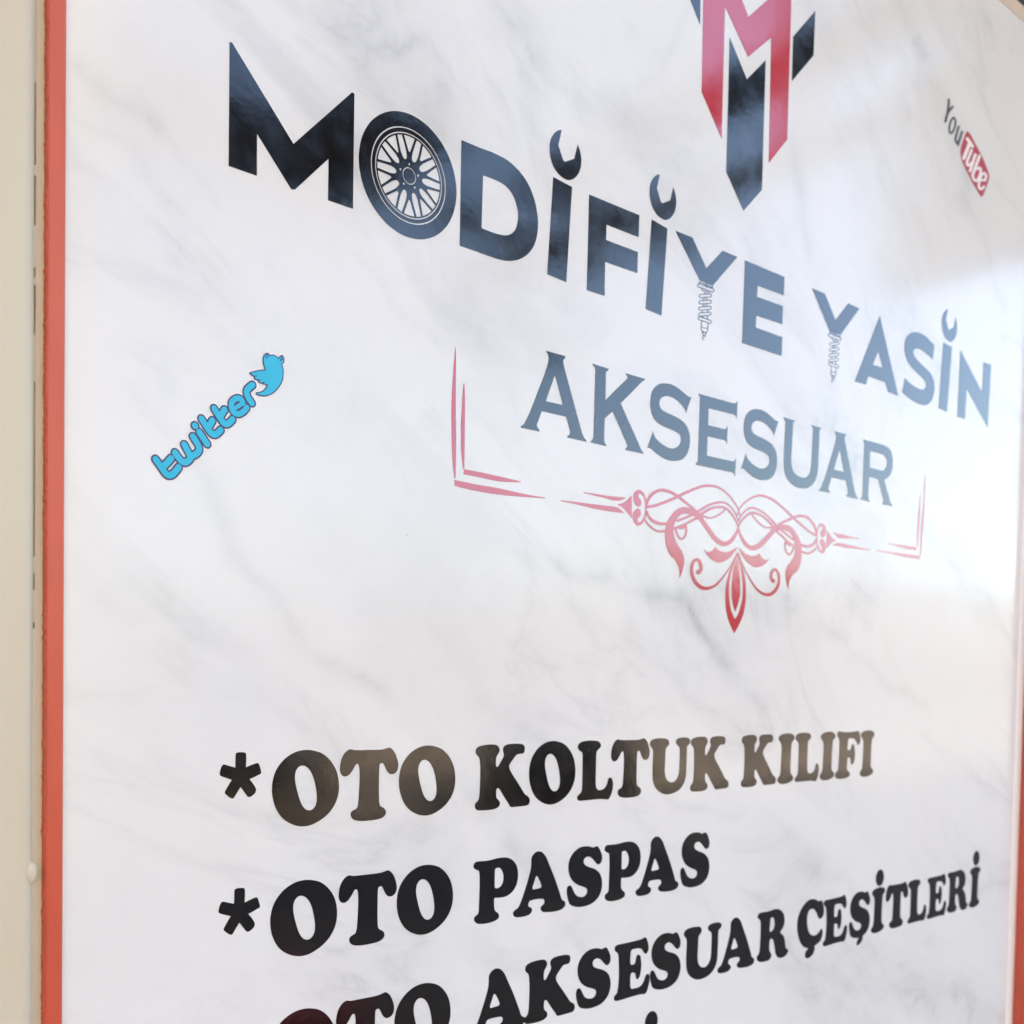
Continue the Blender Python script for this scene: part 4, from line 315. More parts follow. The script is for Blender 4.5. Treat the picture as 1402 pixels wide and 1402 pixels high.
'57.76,464.02,1],[956.35,463.41,1]],[[952.18,457.45,1],[948.82,451.92,1],[948.78,451.21,1],[949.59,450.89,1],[950.96,451.06,1],[952.35,451.66,1],[953.23,452.48,1],[956.61,458.03,1],[956.65,458.73,1],[955.82,459.06,1],[954.45,458.88,1],[953.06,458.26,1]],[[948.76,451.81,1],[947.64,449.4,1],[947.72,448.74,1],[948.64,448.47,1],[950.04,448.71,1],[951.39,449.36,1],[952.16,450.17,1],[953.29,452.59,1],[95',
'3.2,453.25,1],[952.28,453.51,1],[950.88,453.27,1],[949.53,452.62,1]],[[947.57,449.02,1],[947.74,447.93,1],[948.28,447.45,1],[949.51,447.45,1],[950.95,447.92,1],[952.06,448.69,1],[952.4,449.47,1],[952.23,450.55,1],[951.69,451.04,1],[950.46,451.04,1],[949.02,450.56,1],[947.91,449.79,1]],[[948.23,447.47,1],[949.74,446.99,1],[950.94,446.95,1],[952.39,447.4,1],[953.53,448.16,1],[953.93,448.95,1],[953.4',
'3,449.45,1],[951.91,449.93,1],[950.71,449.96,1],[949.27,449.51,1],[948.13,448.75,1],[947.73,447.97,1]],[[951.12,446.98,1],[953.37,447.42,1],[954.81,447.93,1],[955.88,448.71,1],[956.17,449.48,1],[955.56,449.93,1],[954.29,449.9,1],[952.05,449.45,1],[950.61,448.95,1],[949.54,448.17,1],[949.26,447.41,1],[949.86,446.95,1]],[[955.42,448.3,1],[958.1,450.26,1],[958.82,451.07,1],[958.66,451.72,1],[957.67,4',
'51.94,1],[956.24,451.66,1],[954.91,450.98,1],[952.24,449.02,1],[951.53,448.21,1],[951.7,447.57,1],[952.68,447.35,1],[954.1,447.62,1]],[[958.35,450.46,1],[960.57,452.42,1],[961.08,453.23,1],[960.7,453.79,1],[959.55,453.88,1],[958.09,453.48,1],[956.87,452.74,1],[954.67,450.78,1],[954.15,449.98,1],[954.54,449.42,1],[955.68,449.32,1],[957.13,449.72,1]]],[[[962.06,460.84,1],[953.75,444.18,1],[953.81,44',
'3.46,1],[954.78,443.16,1],[956.28,443.39,1],[957.75,444.07,1],[958.62,444.95,1],[966.98,461.66,1],[966.91,462.39,1],[965.93,462.68,1],[964.41,462.43,1],[962.93,461.72,1]]],[[[969.83,462.28,1],[958.4,442.03,1],[958.41,441.28,1],[959.33,440.94,1],[960.83,441.15,1],[962.32,441.81,1],[963.24,442.68,1],[974.75,463.0,1],[974.74,463.76,1],[973.79,464.08,1],[972.28,463.85,1],[970.76,463.17,1]]],[[[969.74,',
'449.61,1],[971.86,450.94,1],[972.68,451.71,1],[972.69,452.36,1],[971.89,452.66,1],[970.58,452.48,1],[969.27,451.9,1],[967.16,450.58,1],[966.34,449.82,1],[966.32,449.16,1],[967.12,448.86,1],[968.42,449.04,1]],[[971.31,450.65,1],[973.76,451.78,1],[974.86,452.5,1],[975.25,453.24,1],[974.78,453.71,1],[973.63,453.75,1],[972.25,453.32,1],[969.81,452.2,1],[968.72,451.48,1],[968.33,450.74,1],[968.8,450.26',
',1],[969.94,450.23,1]],[[971.41,451.35,1],[973.11,451.02,1],[974.34,451.07,1],[975.71,451.57,1],[976.7,452.32,1],[976.94,453.03,1],[976.32,453.43,1],[974.61,453.76,1],[973.38,453.7,1],[972.01,453.21,1],[971.02,452.46,1],[970.79,451.75,1]],[[972.54,451.33,1],[973.42,450.0,1],[974.17,449.67,1],[975.46,449.81,1],[976.8,450.36,1],[977.69,451.13,1],[977.77,451.8,1],[976.89,453.13,1],[976.14,453.46,1],[',
'974.84,453.32,1],[973.5,452.76,1],[972.62,452.0,1]],[[973.36,450.37,1],[972.81,447.87,1],[973.09,447.31,1],[974.12,447.16,1],[975.5,447.49,1],[976.7,448.16,1],[977.28,448.92,1],[977.83,451.44,1],[977.54,452.0,1],[976.51,452.14,1],[975.13,451.81,1],[973.93,451.13,1]],[[972.88,448.06,1],[971.36,445.05,1],[971.42,444.42,1],[972.28,444.15,1],[973.61,444.36,1],[974.91,444.96,1],[975.68,445.72,1],[977.2',
'1,448.73,1],[977.15,449.37,1],[976.29,449.64,1],[974.95,449.42,1],[973.65,448.82,1]],[[971.48,445.25,1],[969.08,442.08,1],[968.92,441.39,1],[969.59,441.02,1],[970.85,441.1,1],[972.2,441.61,1],[973.14,442.36,1],[975.56,445.53,1],[975.72,446.23,1],[975.04,446.6,1],[973.78,446.51,1],[972.42,445.99,1]],[[969.36,442.38,1],[966.56,439.92,1],[966.08,439.17,1],[966.45,438.65,1],[967.53,438.55,1],[968.9,43',
'8.91,1],[970.05,439.6,1],[972.86,442.07,1],[973.34,442.82,1],[972.97,443.34,1],[971.89,443.44,1],[970.51,443.07,1]],[[968.85,440.93,1],[966.02,440.46,1],[964.65,440.03,1],[963.6,439.31,1],[963.27,438.59,1],[963.78,438.13,1],[964.94,438.12,1],[967.76,438.58,1],[969.14,439.02,1],[970.19,439.73,1],[970.53,440.46,1],[970.01,440.92,1]],[[967.09,440.47,1],[964.68,440.99,1],[963.48,440.95,1],[962.12,440.',
'48,1],[961.14,439.75,1],[960.89,439.04,1],[961.48,438.63,1],[963.88,438.11,1],[965.08,438.14,1],[966.44,438.61,1],[967.43,439.34,1],[967.68,440.06,1]],[[965.13,440.79,1],[963.85,441.92,1],[962.97,442.16,1],[961.65,441.94,1],[960.39,441.33,1],[959.67,440.58,1],[959.76,439.96,1],[961.03,438.83,1],[961.91,438.58,1],[963.23,438.8,1],[964.5,439.41,1],[965.22,440.16,1]],[[963.96,441.79,1],[963.34,442.91',
',1],[962.64,443.27,1],[961.39,443.16,1],[960.06,442.64,1],[959.16,441.89,1],[959.04,441.21,1],[959.66,440.09,1],[960.35,439.73,1],[961.6,439.83,1],[962.93,440.36,1],[963.83,441.1,1]]],[[[973.64,441.28,1],[983.73,443.9,1],[984.88,444.37,1],[985.63,445.01,1],[985.7,445.59,1],[985.05,445.87,1],[983.94,445.75,1],[973.84,443.13,1],[972.71,442.66,1],[971.98,442.02,1],[971.91,441.45,1],[972.55,441.17,1]]',
'],[[[985.94,445.15,1],[987.1,447.4,1],[987.04,448.02,1],[986.2,448.28,1],[984.9,448.08,1],[983.64,447.49,1],[982.89,446.75,1],[981.74,444.51,1],[981.79,443.89,1],[982.62,443.63,1],[983.92,443.83,1],[985.19,444.41,1]],[[987.16,447.56,1],[987.82,449.95,1],[987.58,450.51,1],[986.6,450.67,1],[985.26,450.37,1],[984.07,449.73,1],[983.48,448.99,1],[982.83,446.6,1],[983.06,446.05,1],[984.03,445.89,1],[985',
'.37,446.18,1],[986.57,446.82,1]],[[987.61,450.49,1],[986.01,451.53,1],[985.06,451.71,1],[983.73,451.43,1],[982.52,450.79,1],[981.9,450.05,1],[982.1,449.49,1],[983.69,448.45,1],[984.63,448.27,1],[985.97,448.55,1],[987.18,449.18,1],[987.81,449.92,1]],[[985.24,451.71,1],[982.83,451.75,1],[981.53,451.53,1],[980.27,450.94,1],[979.54,450.2,1],[979.61,449.59,1],[980.45,449.35,1],[982.86,449.31,1],[984.16',
',449.52,1],[985.42,450.11,1],[986.16,450.85,1],[986.09,451.46,1]],[[980.83,451.26,1],[978.45,450.12,1],[977.42,449.42,1],[977.1,448.71,1],[977.6,448.27,1],[978.73,448.27,1],[980.07,448.7,1],[982.46,449.83,1],[983.49,450.54,1],[983.82,451.25,1],[983.31,451.69,1],[982.17,451.69,1]],[[977.51,449.51,1],[975.17,447.33,1],[974.75,446.62,1],[975.16,446.13,1],[976.23,446.07,1],[977.57,446.45,1],[978.66,44',
'7.13,1],[981.01,449.31,1],[981.43,450.03,1],[981.02,450.51,1],[979.94,450.57,1],[978.6,450.19,1]],[[974.87,446.97,1],[972.73,443.41,1],[972.71,442.78,1],[973.48,442.48,1],[974.74,442.64,1],[976.02,443.19,1],[976.82,443.92,1],[978.96,447.49,1],[978.98,448.13,1],[978.21,448.42,1],[976.94,448.26,1],[975.67,447.71,1]],[[972.67,443.3,1],[971.1,439.64,1],[971.22,439.05,1],[972.09,438.82,1],[973.38,439.0',
'5,1],[974.61,439.64,1],[975.3,440.37,1],[976.88,444.04,1],[976.76,444.63,1],[975.89,444.86,1],[974.59,444.63,1],[973.36,444.03,1]],[[971.06,439.52,1],[970.46,437.06,1],[970.71,436.52,1],[971.68,436.36,1],[973.0,436.65,1],[974.17,437.29,1],[974.73,438.02,1],[975.34,440.49,1],[975.08,441.03,1],[974.11,441.19,1],[972.79,440.89,1],[971.62,440.25,1]],[[970.45,436.83,1],[970.82,435.17,1],[971.36,434.74,',
'1],[972.5,434.75,1],[973.83,435.18,1],[974.82,435.88,1],[975.11,436.57,1],[974.74,438.24,1],[974.2,438.67,1],[973.05,438.66,1],[971.73,438.22,1],[970.74,437.53,1]],[[971.1,434.84,1],[972.8,433.92,1],[973.79,433.77,1],[975.11,434.08,1],[976.27,434.71,1],[976.82,435.44,1],[976.54,435.98,1],[974.83,436.9,1],[973.84,437.04,1],[972.52,436.74,1],[971.37,436.1,1],[970.82,435.37,1]],[[973.7,433.77,1],[976',
'.1,433.87,1],[977.42,434.14,1],[978.62,434.76,1],[979.22,435.49,1],[979.01,436.05,1],[978.06,436.23,1],[975.64,436.13,1],[974.32,435.86,1],[973.14,435.24,1],[972.54,434.51,1],[972.75,433.95,1]],[[978.46,434.65,1],[981.41,436.62,1],[982.13,437.35,1],[982.05,437.96,1],[981.2,438.21,1],[979.89,438.0,1],[978.64,437.42,1],[975.7,435.45,1],[974.98,434.72,1],[975.07,434.11,1],[975.92,433.86,1],[977.21,43',
'4.07,1]],[[981.71,436.84,1],[984.15,438.92,1],[984.65,439.65,1],[984.31,440.16,1],[983.26,440.27,1],[981.92,439.93,1],[980.78,439.27,1],[978.35,437.19,1],[977.86,436.47,1],[978.2,435.95,1],[979.23,435.84,1],[980.57,436.18,1]]]],"frame":{"left":[176.17],"right":[1096.35]}}',
))

# ------------------------------------------------------------------ materials
# white laminate printed as marble: soft grey veins running down to the right
M_marble = mat('marble_laminate', (.8, .8, .8), .09, 1.5)
N = NT(M_marble)
VE = [  # (points on the panel in mm from eye level, half width mm, depth)
 ([(178, 258), (196, 246), (212, 236)], 5, .13), ([(182, 241), (200, 232), (226, 206)], 4, .10),
 ([(300, 315), (345, 290), (372, 262), (392, 246)], 6, .06), ([(330, 215), (352, 196), (385, 180)], 4, .05),
 ([(225, 86), (246, 55), (275, 25), (306, 7), (340, -6)], 7, .11), ([(200, 120), (222, 90)], 5, .05), ([(215, 40), (262, -4), (330, -40)], 6, .04),
 ([(470, 66), (540, 54), (578, 42), (612, 22), (650, -4), (672, -14)], 8, .17), ([(575, 48), (600, 24), (640, 2)], 5, .16),
 ([(440, 70), (500, 30), (560, 4), (620, -22)], 6, .06), ([(690, 60), (760, 30), (830, 6), (905, -12)], 9, .09),
 ([(735, 300), (705, 330), (690, 385)], 12, .10), ([(640, 300), (700, 262), (760, 225)], 7, .05),
 ([(860, 150), (930, 105), (1000, 70), (1080, 20)], 7, .06), ([(425, -90), (446, -108), (462, -122)], 6, .12), ([(458, -126), (476, -150), (500, -172)], 5, .07),
 ([(500, -22), (545, -50), (600, -86), (650, -96)], 6, .09), ([(600, -60), (680, -100), (760, -150), (860, -186)], 8, .06),
 ([(700, -215), (790, -238), (860, -262)], 14, .08), ([(380, 20), (420, -20), (500, -60)], 9, .04), ([(900, -40), (980, -70), (1060, -120)], 9, .05),
 ([(940, 420), (985, 385), (1040, 340)], 10, .07), ([(520, 340), (560, 400), (585, 470)], 9, .05), ([(200, 330), (260, 400), (330, 470)], 8, .08), ([(300, -300), (420, -340), (560, -420)], 9, .08)]
at = N.n('ShaderNodeAttribute', attribute_name='vein'); tot = at.outputs['Fac']
brk = N.ramp(N.noise(16, 4, .6), [(.36, (.12,)*3), (.62, (1,)*3)])
tot = N.math('MULTIPLY', tot, brk)
rot = N.n('ShaderNodeVectorRotate', rotation_type='Y_AXIS'); N.l(N.P(), rot.inputs['Vector']); rot.inputs['Angle'].default_value = R(-27)
dv = N.vmath('MULTIPLY', rot.outputs[0], (1, 1, 2.1))
mask = N.ramp(N.noise(3.2, 3, .5), [(.38, (0, 0, 0)), (.66, (1, 1, 1))])
cl = N.ramp(N.noise(4.0, 6, .60, vec=dv, dist=.9), [(.45, (0, 0, 0)), (.74, (1, 1, 1))])            # cloudy bands
tot = N.math('ADD', tot, N.math('MULTIPLY', N.math('MULTIPLY', cl, mask), .46))
rdg = N.math('ABSOLUTE', N.math('SUBTRACT', N.noise(3.6, 5, .6, vec=dv, dist=1.0), .5))              # fine ridges inside the bands
rdg = N.ramp(rdg, [(0, (1, 1, 1)), (.012, (.55, .55, .55)), (.05, (0, 0, 0))])
tot = N.math('ADD', tot, N.math('MULTIPLY', N.math('MULTIPLY', rdg, cl), .34))
gr = N.ramp(N.noise(46, 5, .7), [(.42, (0, 0, 0)), (.72, (1, 1, 1))]); tot = N.math('ADD', tot, N.math('MULTIPLY', gr, .035))
vs = N.n('ShaderNodeTexVoronoi'); vs.inputs['Scale'].default_value = 42; N.l(N.P(), vs.inputs['Vector'])   # dust specks
sp = N.math('MULTIPLY', N.ramp(vs.outputs['Distance'], [(.014, (1,)*3), (.022, (0,)*3)]), N.ramp(N.vmath('DOT_PRODUCT', vs.outputs['Color'], (1, 0, 0), out=1), [(.90, (0,)*3), (.92, (1,)*3)]))
tint = N.mix(N.noise(9, 3, .6), (.735, .785, .825), (.768, .785, .80))
c = N.mix(tot, tint, (.34, .375, .40)); N.col(N.mix(N.math('MULTIPLY', sp, .55), c, (.18, .16, .13)))
nb = N.bump(N.noise(2.6, 2, .4), .10, .02); nb = N.bump(N.noise(420, 2, .5), .02, .0004, nb); N.nrm(nb)
sm = N.math('ADD', N.math('MULTIPLY', N.noise(14, 4, .6), .6), N.math('MULTIPLY', N.noise(30, 4, .65, stretch=(1, 1, .12)), .4))    # wiped smears and dried runs
N.rgh(N.ramp(sm, [(.32, (.09,)*3), (.7, (.22,)*3)]))

def vinyl(name, col, rough=.085, ior=1.75, wave=1.0):
    M = mat(name, col, rough, ior); N = NT(M)
    b = N.bump(N.noise(14, 2, .5), .03*wave, .006)                       # slack of the film
    b = N.bump(N.noise(210, 2, .5), .04*wave, .0006, b)                    # orange peel
    v = N.n('ShaderNodeTexVoronoi', feature='F1'); v.inputs['Scale'].default_value = 70; N.l(N.vmath('MULTIPLY', N.P(), (1.15, 1, .85)), v.inputs['Vector'])
    bub = N.ramp(v.outputs['Distance'], [(0, (1,)*3), (.09, (.5,)*3), (.13, (0,)*3)])
    sel = N.ramp(N.vmath('DOT_PRODUCT', v.outputs['Color'], (1, 0, 0), out=1), [(.93, (0,)*3), (.94, (1,)*3)])
    b = N.bump(N.math('MULTIPLY', bub, sel), .35, .0003, b)                 # a few trapped air bubbles
    N.nrm(b)
    N.rgh(N.ramp(N.noise(60, 4, .6), [(.3, (rough*.8,)*3), (.75, (rough*1.8,)*3)]))
    return M
M_black = vinyl('black_vinyl', (.006, .006, .0065)); M_red = vinyl('red_vinyl', (.50, .038, .054))
M_navy = vinyl('navy_print', (.035, .05, .16), .3, 1.45, .3); M_blue = vinyl('blue_print', (.02, .48, .76), .32, 1.45, .3)
M_back = vinyl('white_print', (.82, .82, .84), .3, 1.45, .3); M_grey = vinyl('grey_print', (.03, .027, .024), .3, 1.45, .3)
M_rbox = vinyl('red_print', (.42, .025, .04), .3, 1.45, .3)

M_orange = mat('orange_red_foil', (.52, .075, .04), .33, 1.5); N = NT(M_orange)
n = N.noise(55, 4, .6, stretch=(1, 1, .3)); N.col(N.mix(N.ramp(n, [(.3, (0,)*3), (.8, (1,)*3)]), (.60, .10, .058), (.50, .08, .044)))
N.nrm(N.bump(N.noise(700, 3, .6), .12, .0004))
M_cream = mat('cream_paint', (.62, .57, .45), .42, 1.5); N = NT(M_cream)
n = N.noise(13, 4, .6, stretch=(1, 1, .35)); c = N.mix(N.ramp(n, [(.3, (0,)*3), (.7, (1,)*3)]), (.62, .595, .49), (.59, .545, .42))
v = N.n('ShaderNodeTexVoronoi'); v.inputs['Scale'].default_value = 70; N.l(N.P(), v.inputs['Vector'])
c = N.mix(N.math('MULTIPLY', N.ramp(v.outputs['Distance'], [(.05, (1,)*3), (.075, (0,)*3)]), N.ramp(N.vmath('DOT_PRODUCT', v.outputs['Color'], (0, 1, 0), out=1), [(.9, (0,)*3), (.92, (1,)*3)])), c, (.2, .17, .12))
N.col(c); N.nrm(N.bump(N.noise(260, 3, .5), .25, .0006))
M_bare = mat('bare_board_edge', (.50, .42, .27), .8); N = NT(M_bare)
N.col(N.mix(N.noise(160, 5, .7, stretch=(1, 1, .25)), (.67, .63, .49), (.58, .53, .39))); N.nrm(N.bump(N.noise(400, 4, .7), .6, .0006))
M_gap = mat('dark_gap_backing', (.03, .05, .085), .12, 1.5)  # dark blue for the strip that stands in for the gap's depth
M_trim = mat('tan_trim', (.58, .50, .41), .55); M_bead = mat('white_silicone', (.80, .80, .83), .3)
M_steel = mat('dark_steel', (.025, .024, .024), .6); M_rail = mat('pale_painted_steel', (.46, .49, .54), .6); M_beige = mat('beige_board', (.40, .39, .36), .7); M_brownb = mat('brown_board', (.11, .095, .09), .6)
M_soffit = mat('canopy_soffit', (.07, .065, .06), .8); M_wall = mat('render_wall', (.42, .39, .34), .9)
for M_, s_, a_, b_ in ((M_wall, 6, (.46, .43, .37), (.36, .33, .29)), (M_soffit, 8, (.09, .08, .075), (.05, .047, .045))):
    N = NT(M_); N.col(N.mix(N.noise(s_, 5, .6), a_, b_)); N.nrm(N.bump(N.noise(60, 4, .6), .4, .01))
M_pave = mat('paving', (.17, .14, .11), .85); N = NT(M_pave)
br = N.n('ShaderNodeTexBrick'); br.inputs['Scale'].default_value = 2.5; br.inputs['Color1'].default_value = (.22, .15, .09, 1); br.inputs['Color2'].default_value = (.10, .07, .045, 1); br.inputs['Mortar'].default_value = (.06, .05, .045, 1); N.l(N.P(), br.inputs['Vector']); N.col(br.outputs[0])
M_road = mat('asphalt', (.035, .035, .037), .9); N = NT(M_road); N.col(N.mix(N.noise(3, 6, .7), (.040, .034, .028), (.026, .022, .019)))
M_dirt = mat('dry_ground', (.40, .32, .24), .95); N = NT(M_dirt); N.col(N.mix(N.ramp(N.noise(.5, 5, .65), [(.44, (0,)*3), (.56, (1,)*3)]), (.44, .33, .22), (.055, .04, .028)))
M_fac = [mat('ochre_facade', (.24, .18, .12), .9), mat('brown_facade', (.15, .105, .075), .9), mat('pale_facade', (.26, .23, .19), .9)]
M_cream2 = mat('bounce_facade', (.66, .55, .40), .9)  # warm colour for the added block that bounces sunlight
M_leaf = mat('foliage', (.075, .085, .04), .8); M_win = mat('dark_window', (.02, .022, .026), .15); M_redp = mat('red_paint', (.85, .085, .04), .5); M_roof = mat('roof_tile', (.22, .09, .06), .9)

# ------------------------------------------------------------------ setting (mirrored in the panel, plus unseen additions that shape its light)
def ground(name, y0, y1, z, m):
    bm = bmesh.new(); vs = [bm.verts.new(q) for q in ((-150, y0, z), (-150, y1, z), (260, y1, z), (260, y0, z))]; bm.faces.new(vs[::-1])
    bmesh.ops.recalc_face_normals(bm, faces=bm.faces); bm.faces.ensure_lookup_table()
    if bm.faces[0].normal.z < 0: bm.faces[0].normal_flip()
    me = bpy.data.meshes.new(name); bm.to_mesh(me); bm.free(); return tag(link(name, me, m), kind='structure')
ground('ground', -400, 60, -.02, M_dirt); ground('road', -9.2, -4.6, -.006, M_road)
tag(boxes('pavement', [(-40, 60, -4.6, .3, -.1, .10)], M_pave), kind='structure')
shop = bpy.data.objects.new('shop_building', None); C.objects.link(shop)
tag(shop, 'rendered shop front wall that carries the marble panel', 'building')
boxes('wall', [(-9, 16, .06, 8, .1, 11)], M_wall, shop)
can = bpy.data.objects.new('added_canopy', None); C.objects.link(can)  # canopy added out of view to cut off the high sky
tag(can, 'dark flat canopy added unseen above the sign to block the high sky', 'canopy')
boxes('soffit', [(-8, 14, -1.15, .06, 3.35, 3.5)], M_soffit, can); boxes('fascia', [(-8, 14, -1.20, -1.152, 3.30, 3.56)], M_steel, can)
bl = bpy.data.objects.new('projecting_board', None); C.objects.link(bl)
tag(bl, 'beige projecting board mirrored at the upper right edge of the panel', 'board')
boxes('board', [(2.5, 2.62, -1.0, .055, 2.455, 2.94)], M_beige, bl, .01); boxes('arm', [(2.38, 2.45, -2.2, .055, 2.985, 3.075)], M_steel, bl)
rl = bpy.data.objects.new('reflection_bars', None); C.objects.link(rl)  # stand-in bars and boards added to shape the headline's mirrored bands
tag(rl, 'added steel bars and boards shaping the darker bands mirrored in the headline letters', 'frame')
for y, z, hh, x0, x1 in ((-1.60, 2.70, .022, 1.93, 2.50), (-1.87, 2.70, .022, 1.80, 2.42), (-2.70, 2.72, .02, 2.3, 3.1)): boxes('rail', [(x0, x1, y-.03, y+.03, z-hh, z+hh)], M_rail, rl)
boxes('arm', [(2.33, 2.38, -2.78, -.9, 2.745, 2.79)], M_rail, rl); boxes('hanger', [(2.33, 2.38, -1.19, -1.14, 2.79, 3.36)], M_rail, rl)
boxes('panel', [(.9, 1.62, -2.06, -1.74, 2.66, 2.72)], M_brownb, rl); boxes('panel', [(1.27, 1.60, -1.738, -1.50, 2.67, 2.71)], M_brownb, rl)  # boards added to darken reflections in the first headline letters
def house(x0, x1, y, h, fm, nwin, label, name='house'):
    e = bpy.data.objects.new(name, None); C.objects.link(e); tag(e, label, 'building', 'buildings across the street')
    boxes('wall', [(x0, x1, y-6, y, 0, h)], fm, e); boxes('roof', [(x0-.2, x1+.2, y-6.2, y+.25, h+.002, h+.25)], M_roof, e)
    dx = (x1-x0)/nwin
    for k in range(nwin):
        a = x0+dx*(k+.25); boxes('window', [(a, a+dx*.5, y, y+.05, .9 if k % 3 else .02, min(h-.5, 2.4))], M_win, e)
e = bpy.data.objects.new('bounce_block', None); C.objects.link(e); tag(e, 'tall cream block added out of view to screen sky and bounce warm light', 'building')  # unseen block added to screen blue sky and bounce warm sunlight
boxes('wall', [(-40, 5.5, -24, -14, 0, 11)], M_cream2, e); boxes('roof', [(-40.2, 5.7, -24.2, -13.8, 11.002, 11.3)], M_roof, e)
for k in range(14):
    for j in range(3): boxes('window', [(-38+3.1*k, -36.8+3.1*k, -14, -13.95, 1.2+3.4*j, 2.6+3.4*j)], M_win, e)
house(12, 22, -30, 2.7, M_fac[1], 4, 'brown low building faintly mirrored in the black lower lettering')
house(23, 38, -31, 3.6, M_fac[0], 5, 'ochre low building faintly mirrored in the black lower lettering')
house(39, 64, -26, 5.4, M_fac[2], 6, 'pale taller building faintly mirrored behind the lower right lettering')
# dark car added across the street to darken reflections in the first row
car = bpy.data.objects.new('stand_in_car', None); C.objects.link(car); car.location = (8.15, -9.1, 0); car.rotation_euler.z = R(40)
tag(car, 'black car added to mirror as the dark patch midway along the first list row', 'car', 'cars added for dark reflections')
def extr(name, prof, x0, x1, m, bev=.05):
    bm = bmesh.new(); a = [bm.verts.new((x0, y, z)) for y, z in prof]; b = [bm.verts.new((x1, y, z)) for y, z in prof]
    bm.faces.new(a); bm.faces.new(b[::-1]); n = len(prof)
    for i in range(n): bm.faces.new((a[i], b[i], b[(i+1) % n], a[(i+1) % n]))
    bmesh.ops.recalc_face_normals(bm, faces=bm.faces); bmesh.ops.bevel(bm, geom=bm.edges[:], offset=bev, segments=2, affect='EDGES')
    me = bpy.data.meshes.new(name); bm.to_mesh(me); bm.free(); return link(name, me, m, car)
extr('body', [(0, .25), (0, .62), (-.15, .75), (-1.15, .90), (-3.7, .92), (-4.1, .80), (-4.15, .28)], 0, 1.75, M_steel)
extr('cabin', [(-1.1, .88), (-1.75, 1.38), (-3.1, 1.42), (-3.85, .90)], .12, 1.63, M_win)
for x in (-.02, 1.57):
    for y in (-.75, -3.35):
        bm = bmesh.new(); bmesh.ops.create_cone(bm, cap_ends=True, segments=20, radius1=.31, radius2=.31, depth=.2, matrix=Matrix.Translation((x+.1, y, .31)) @ Matrix.Rotation(math.pi/2, 4, 'Y'))
        me = bpy.data.meshes.new('wheel'); bm.to_mesh(me); bm.free(); link('wheel', me, M_road, car)
for x in (.12, 1.33): boxes('headlight', [(x, x+.3, -.02, .02, .55, .68)], M_bead, car)
car2 = car.copy(); C.objects.link(car2); car2.location = (4.9, -10.5, 0); car2.rotation_euler.z = R(28)  # second car added to darken the asterisk's reflection
car2['label'] = 'black car added to mirror dark in the asterisk that opens the first list row'
for ch in list(car.children):
    c2 = ch.copy(); C.objects.link(c2); c2.parent = car2
rt = random.Random(3); bm = bmesh.new()                              # far trees added to soften the mirrored skyline: leaf clumps thinning out upwards
for k in range(9000):
    x = rt.uniform(2, 105); top = 4.6+1.5*math.sin(x*.31)+1.6*math.sin(x*.83+1)+x*.02; z = top*(1-rt.random()**.75)+.4; y = -36-rt.uniform(0, 5)
    s_ = rt.uniform(.16, .42); n_ = Vector((rt.gauss(0, 1), rt.gauss(0, 1), rt.gauss(0, 1))).normalized(); t_ = n_.orthogonal().normalized()*s_; u_ = n_.cross(t_)
    c_ = Vector((x, y, z)); bm.faces.new([bm.verts.new(c_+q) for q in (t_, u_, -t_, -u_)])
me = bpy.data.meshes.new('added_tree_line'); bm.to_mesh(me); bm.free(); tag(link('added_tree_line', me, M_leaf), 'far dark trees added to soften the skyline mirrored across the panel', 'trees', kind='stuff')
bn = bpy.data.objects.new('car_stand_in_bench', None); C.objects.link(bn); tag(bn, 'red painted bench standing in for a parked car mirrored in the first letters of the third row', 'bench')  # added for a red reflection, in place of a parked car
boxes('seat', [(.8, 2.05, -3.0, -2.45, .40, .46)], M_redp, bn); boxes('apron', [(.84, 2.01, -2.5, -2.46, .18, .398)], M_redp, bn)
for x in (.86, 1.93): boxes('leg', [(x, x+.06, -2.96, -2.52, .10, .398)], M_steel, bn)

# ------------------------------------------------------------------ the sign
D = json.loads(DATA)
sign = bpy.data.objects.new('sign_panel', None); C.objects.link(sign); sign.location = (0, 0, CAM_Z)
tag(sign, 'white marble patterned shop sign panel with black headline, red ornament and list of car accessories', 'sign')
import numpy as np
from mathutils import noise as mn
bm = bmesh.new(); box(bm, .1762, 1.098, 0, .006, -.62, .608); bmesh.ops.recalc_face_normals(bm, faces=bm.faces)
ff = [f for f in bm.faces if f.normal.y < -.9]; bmesh.ops.delete(bm, geom=ff, context='FACES_ONLY')
NX, NZ = 300, 410                                                   # printed face: fine grid that carries the vein pattern
gv = [[bm.verts.new((.1762+(1.098-.1762)*i/NX, 0, -.62+1.228*k/NZ)) for i in range(NX+1)] for k in range(NZ+1)]
for k in range(NZ):
    for i in range(NX): bm.faces.new((gv[k][i], gv[k][i+1], gv[k+1][i+1], gv[k+1][i]))
bmesh.ops.remove_doubles(bm, verts=bm.verts, dist=1e-6)
me = bpy.data.meshes.new('board'); bm.to_mesh(me); bm.free()
co = np.zeros(len(me.vertices)*3); me.vertices.foreach_get('co', co); co = co.reshape(-1, 3)[:, (0, 2)]*1000
wv = np.array([[*mn.noise_vector((x*.006, y*.006, 3))[:2], *mn.noise_vector((x*.03, y*.03, 8))[:2]] for x, y in co])
pw = co+wv[:, :2]*17+wv[:, 2:]*9; vein = np.zeros(len(co))
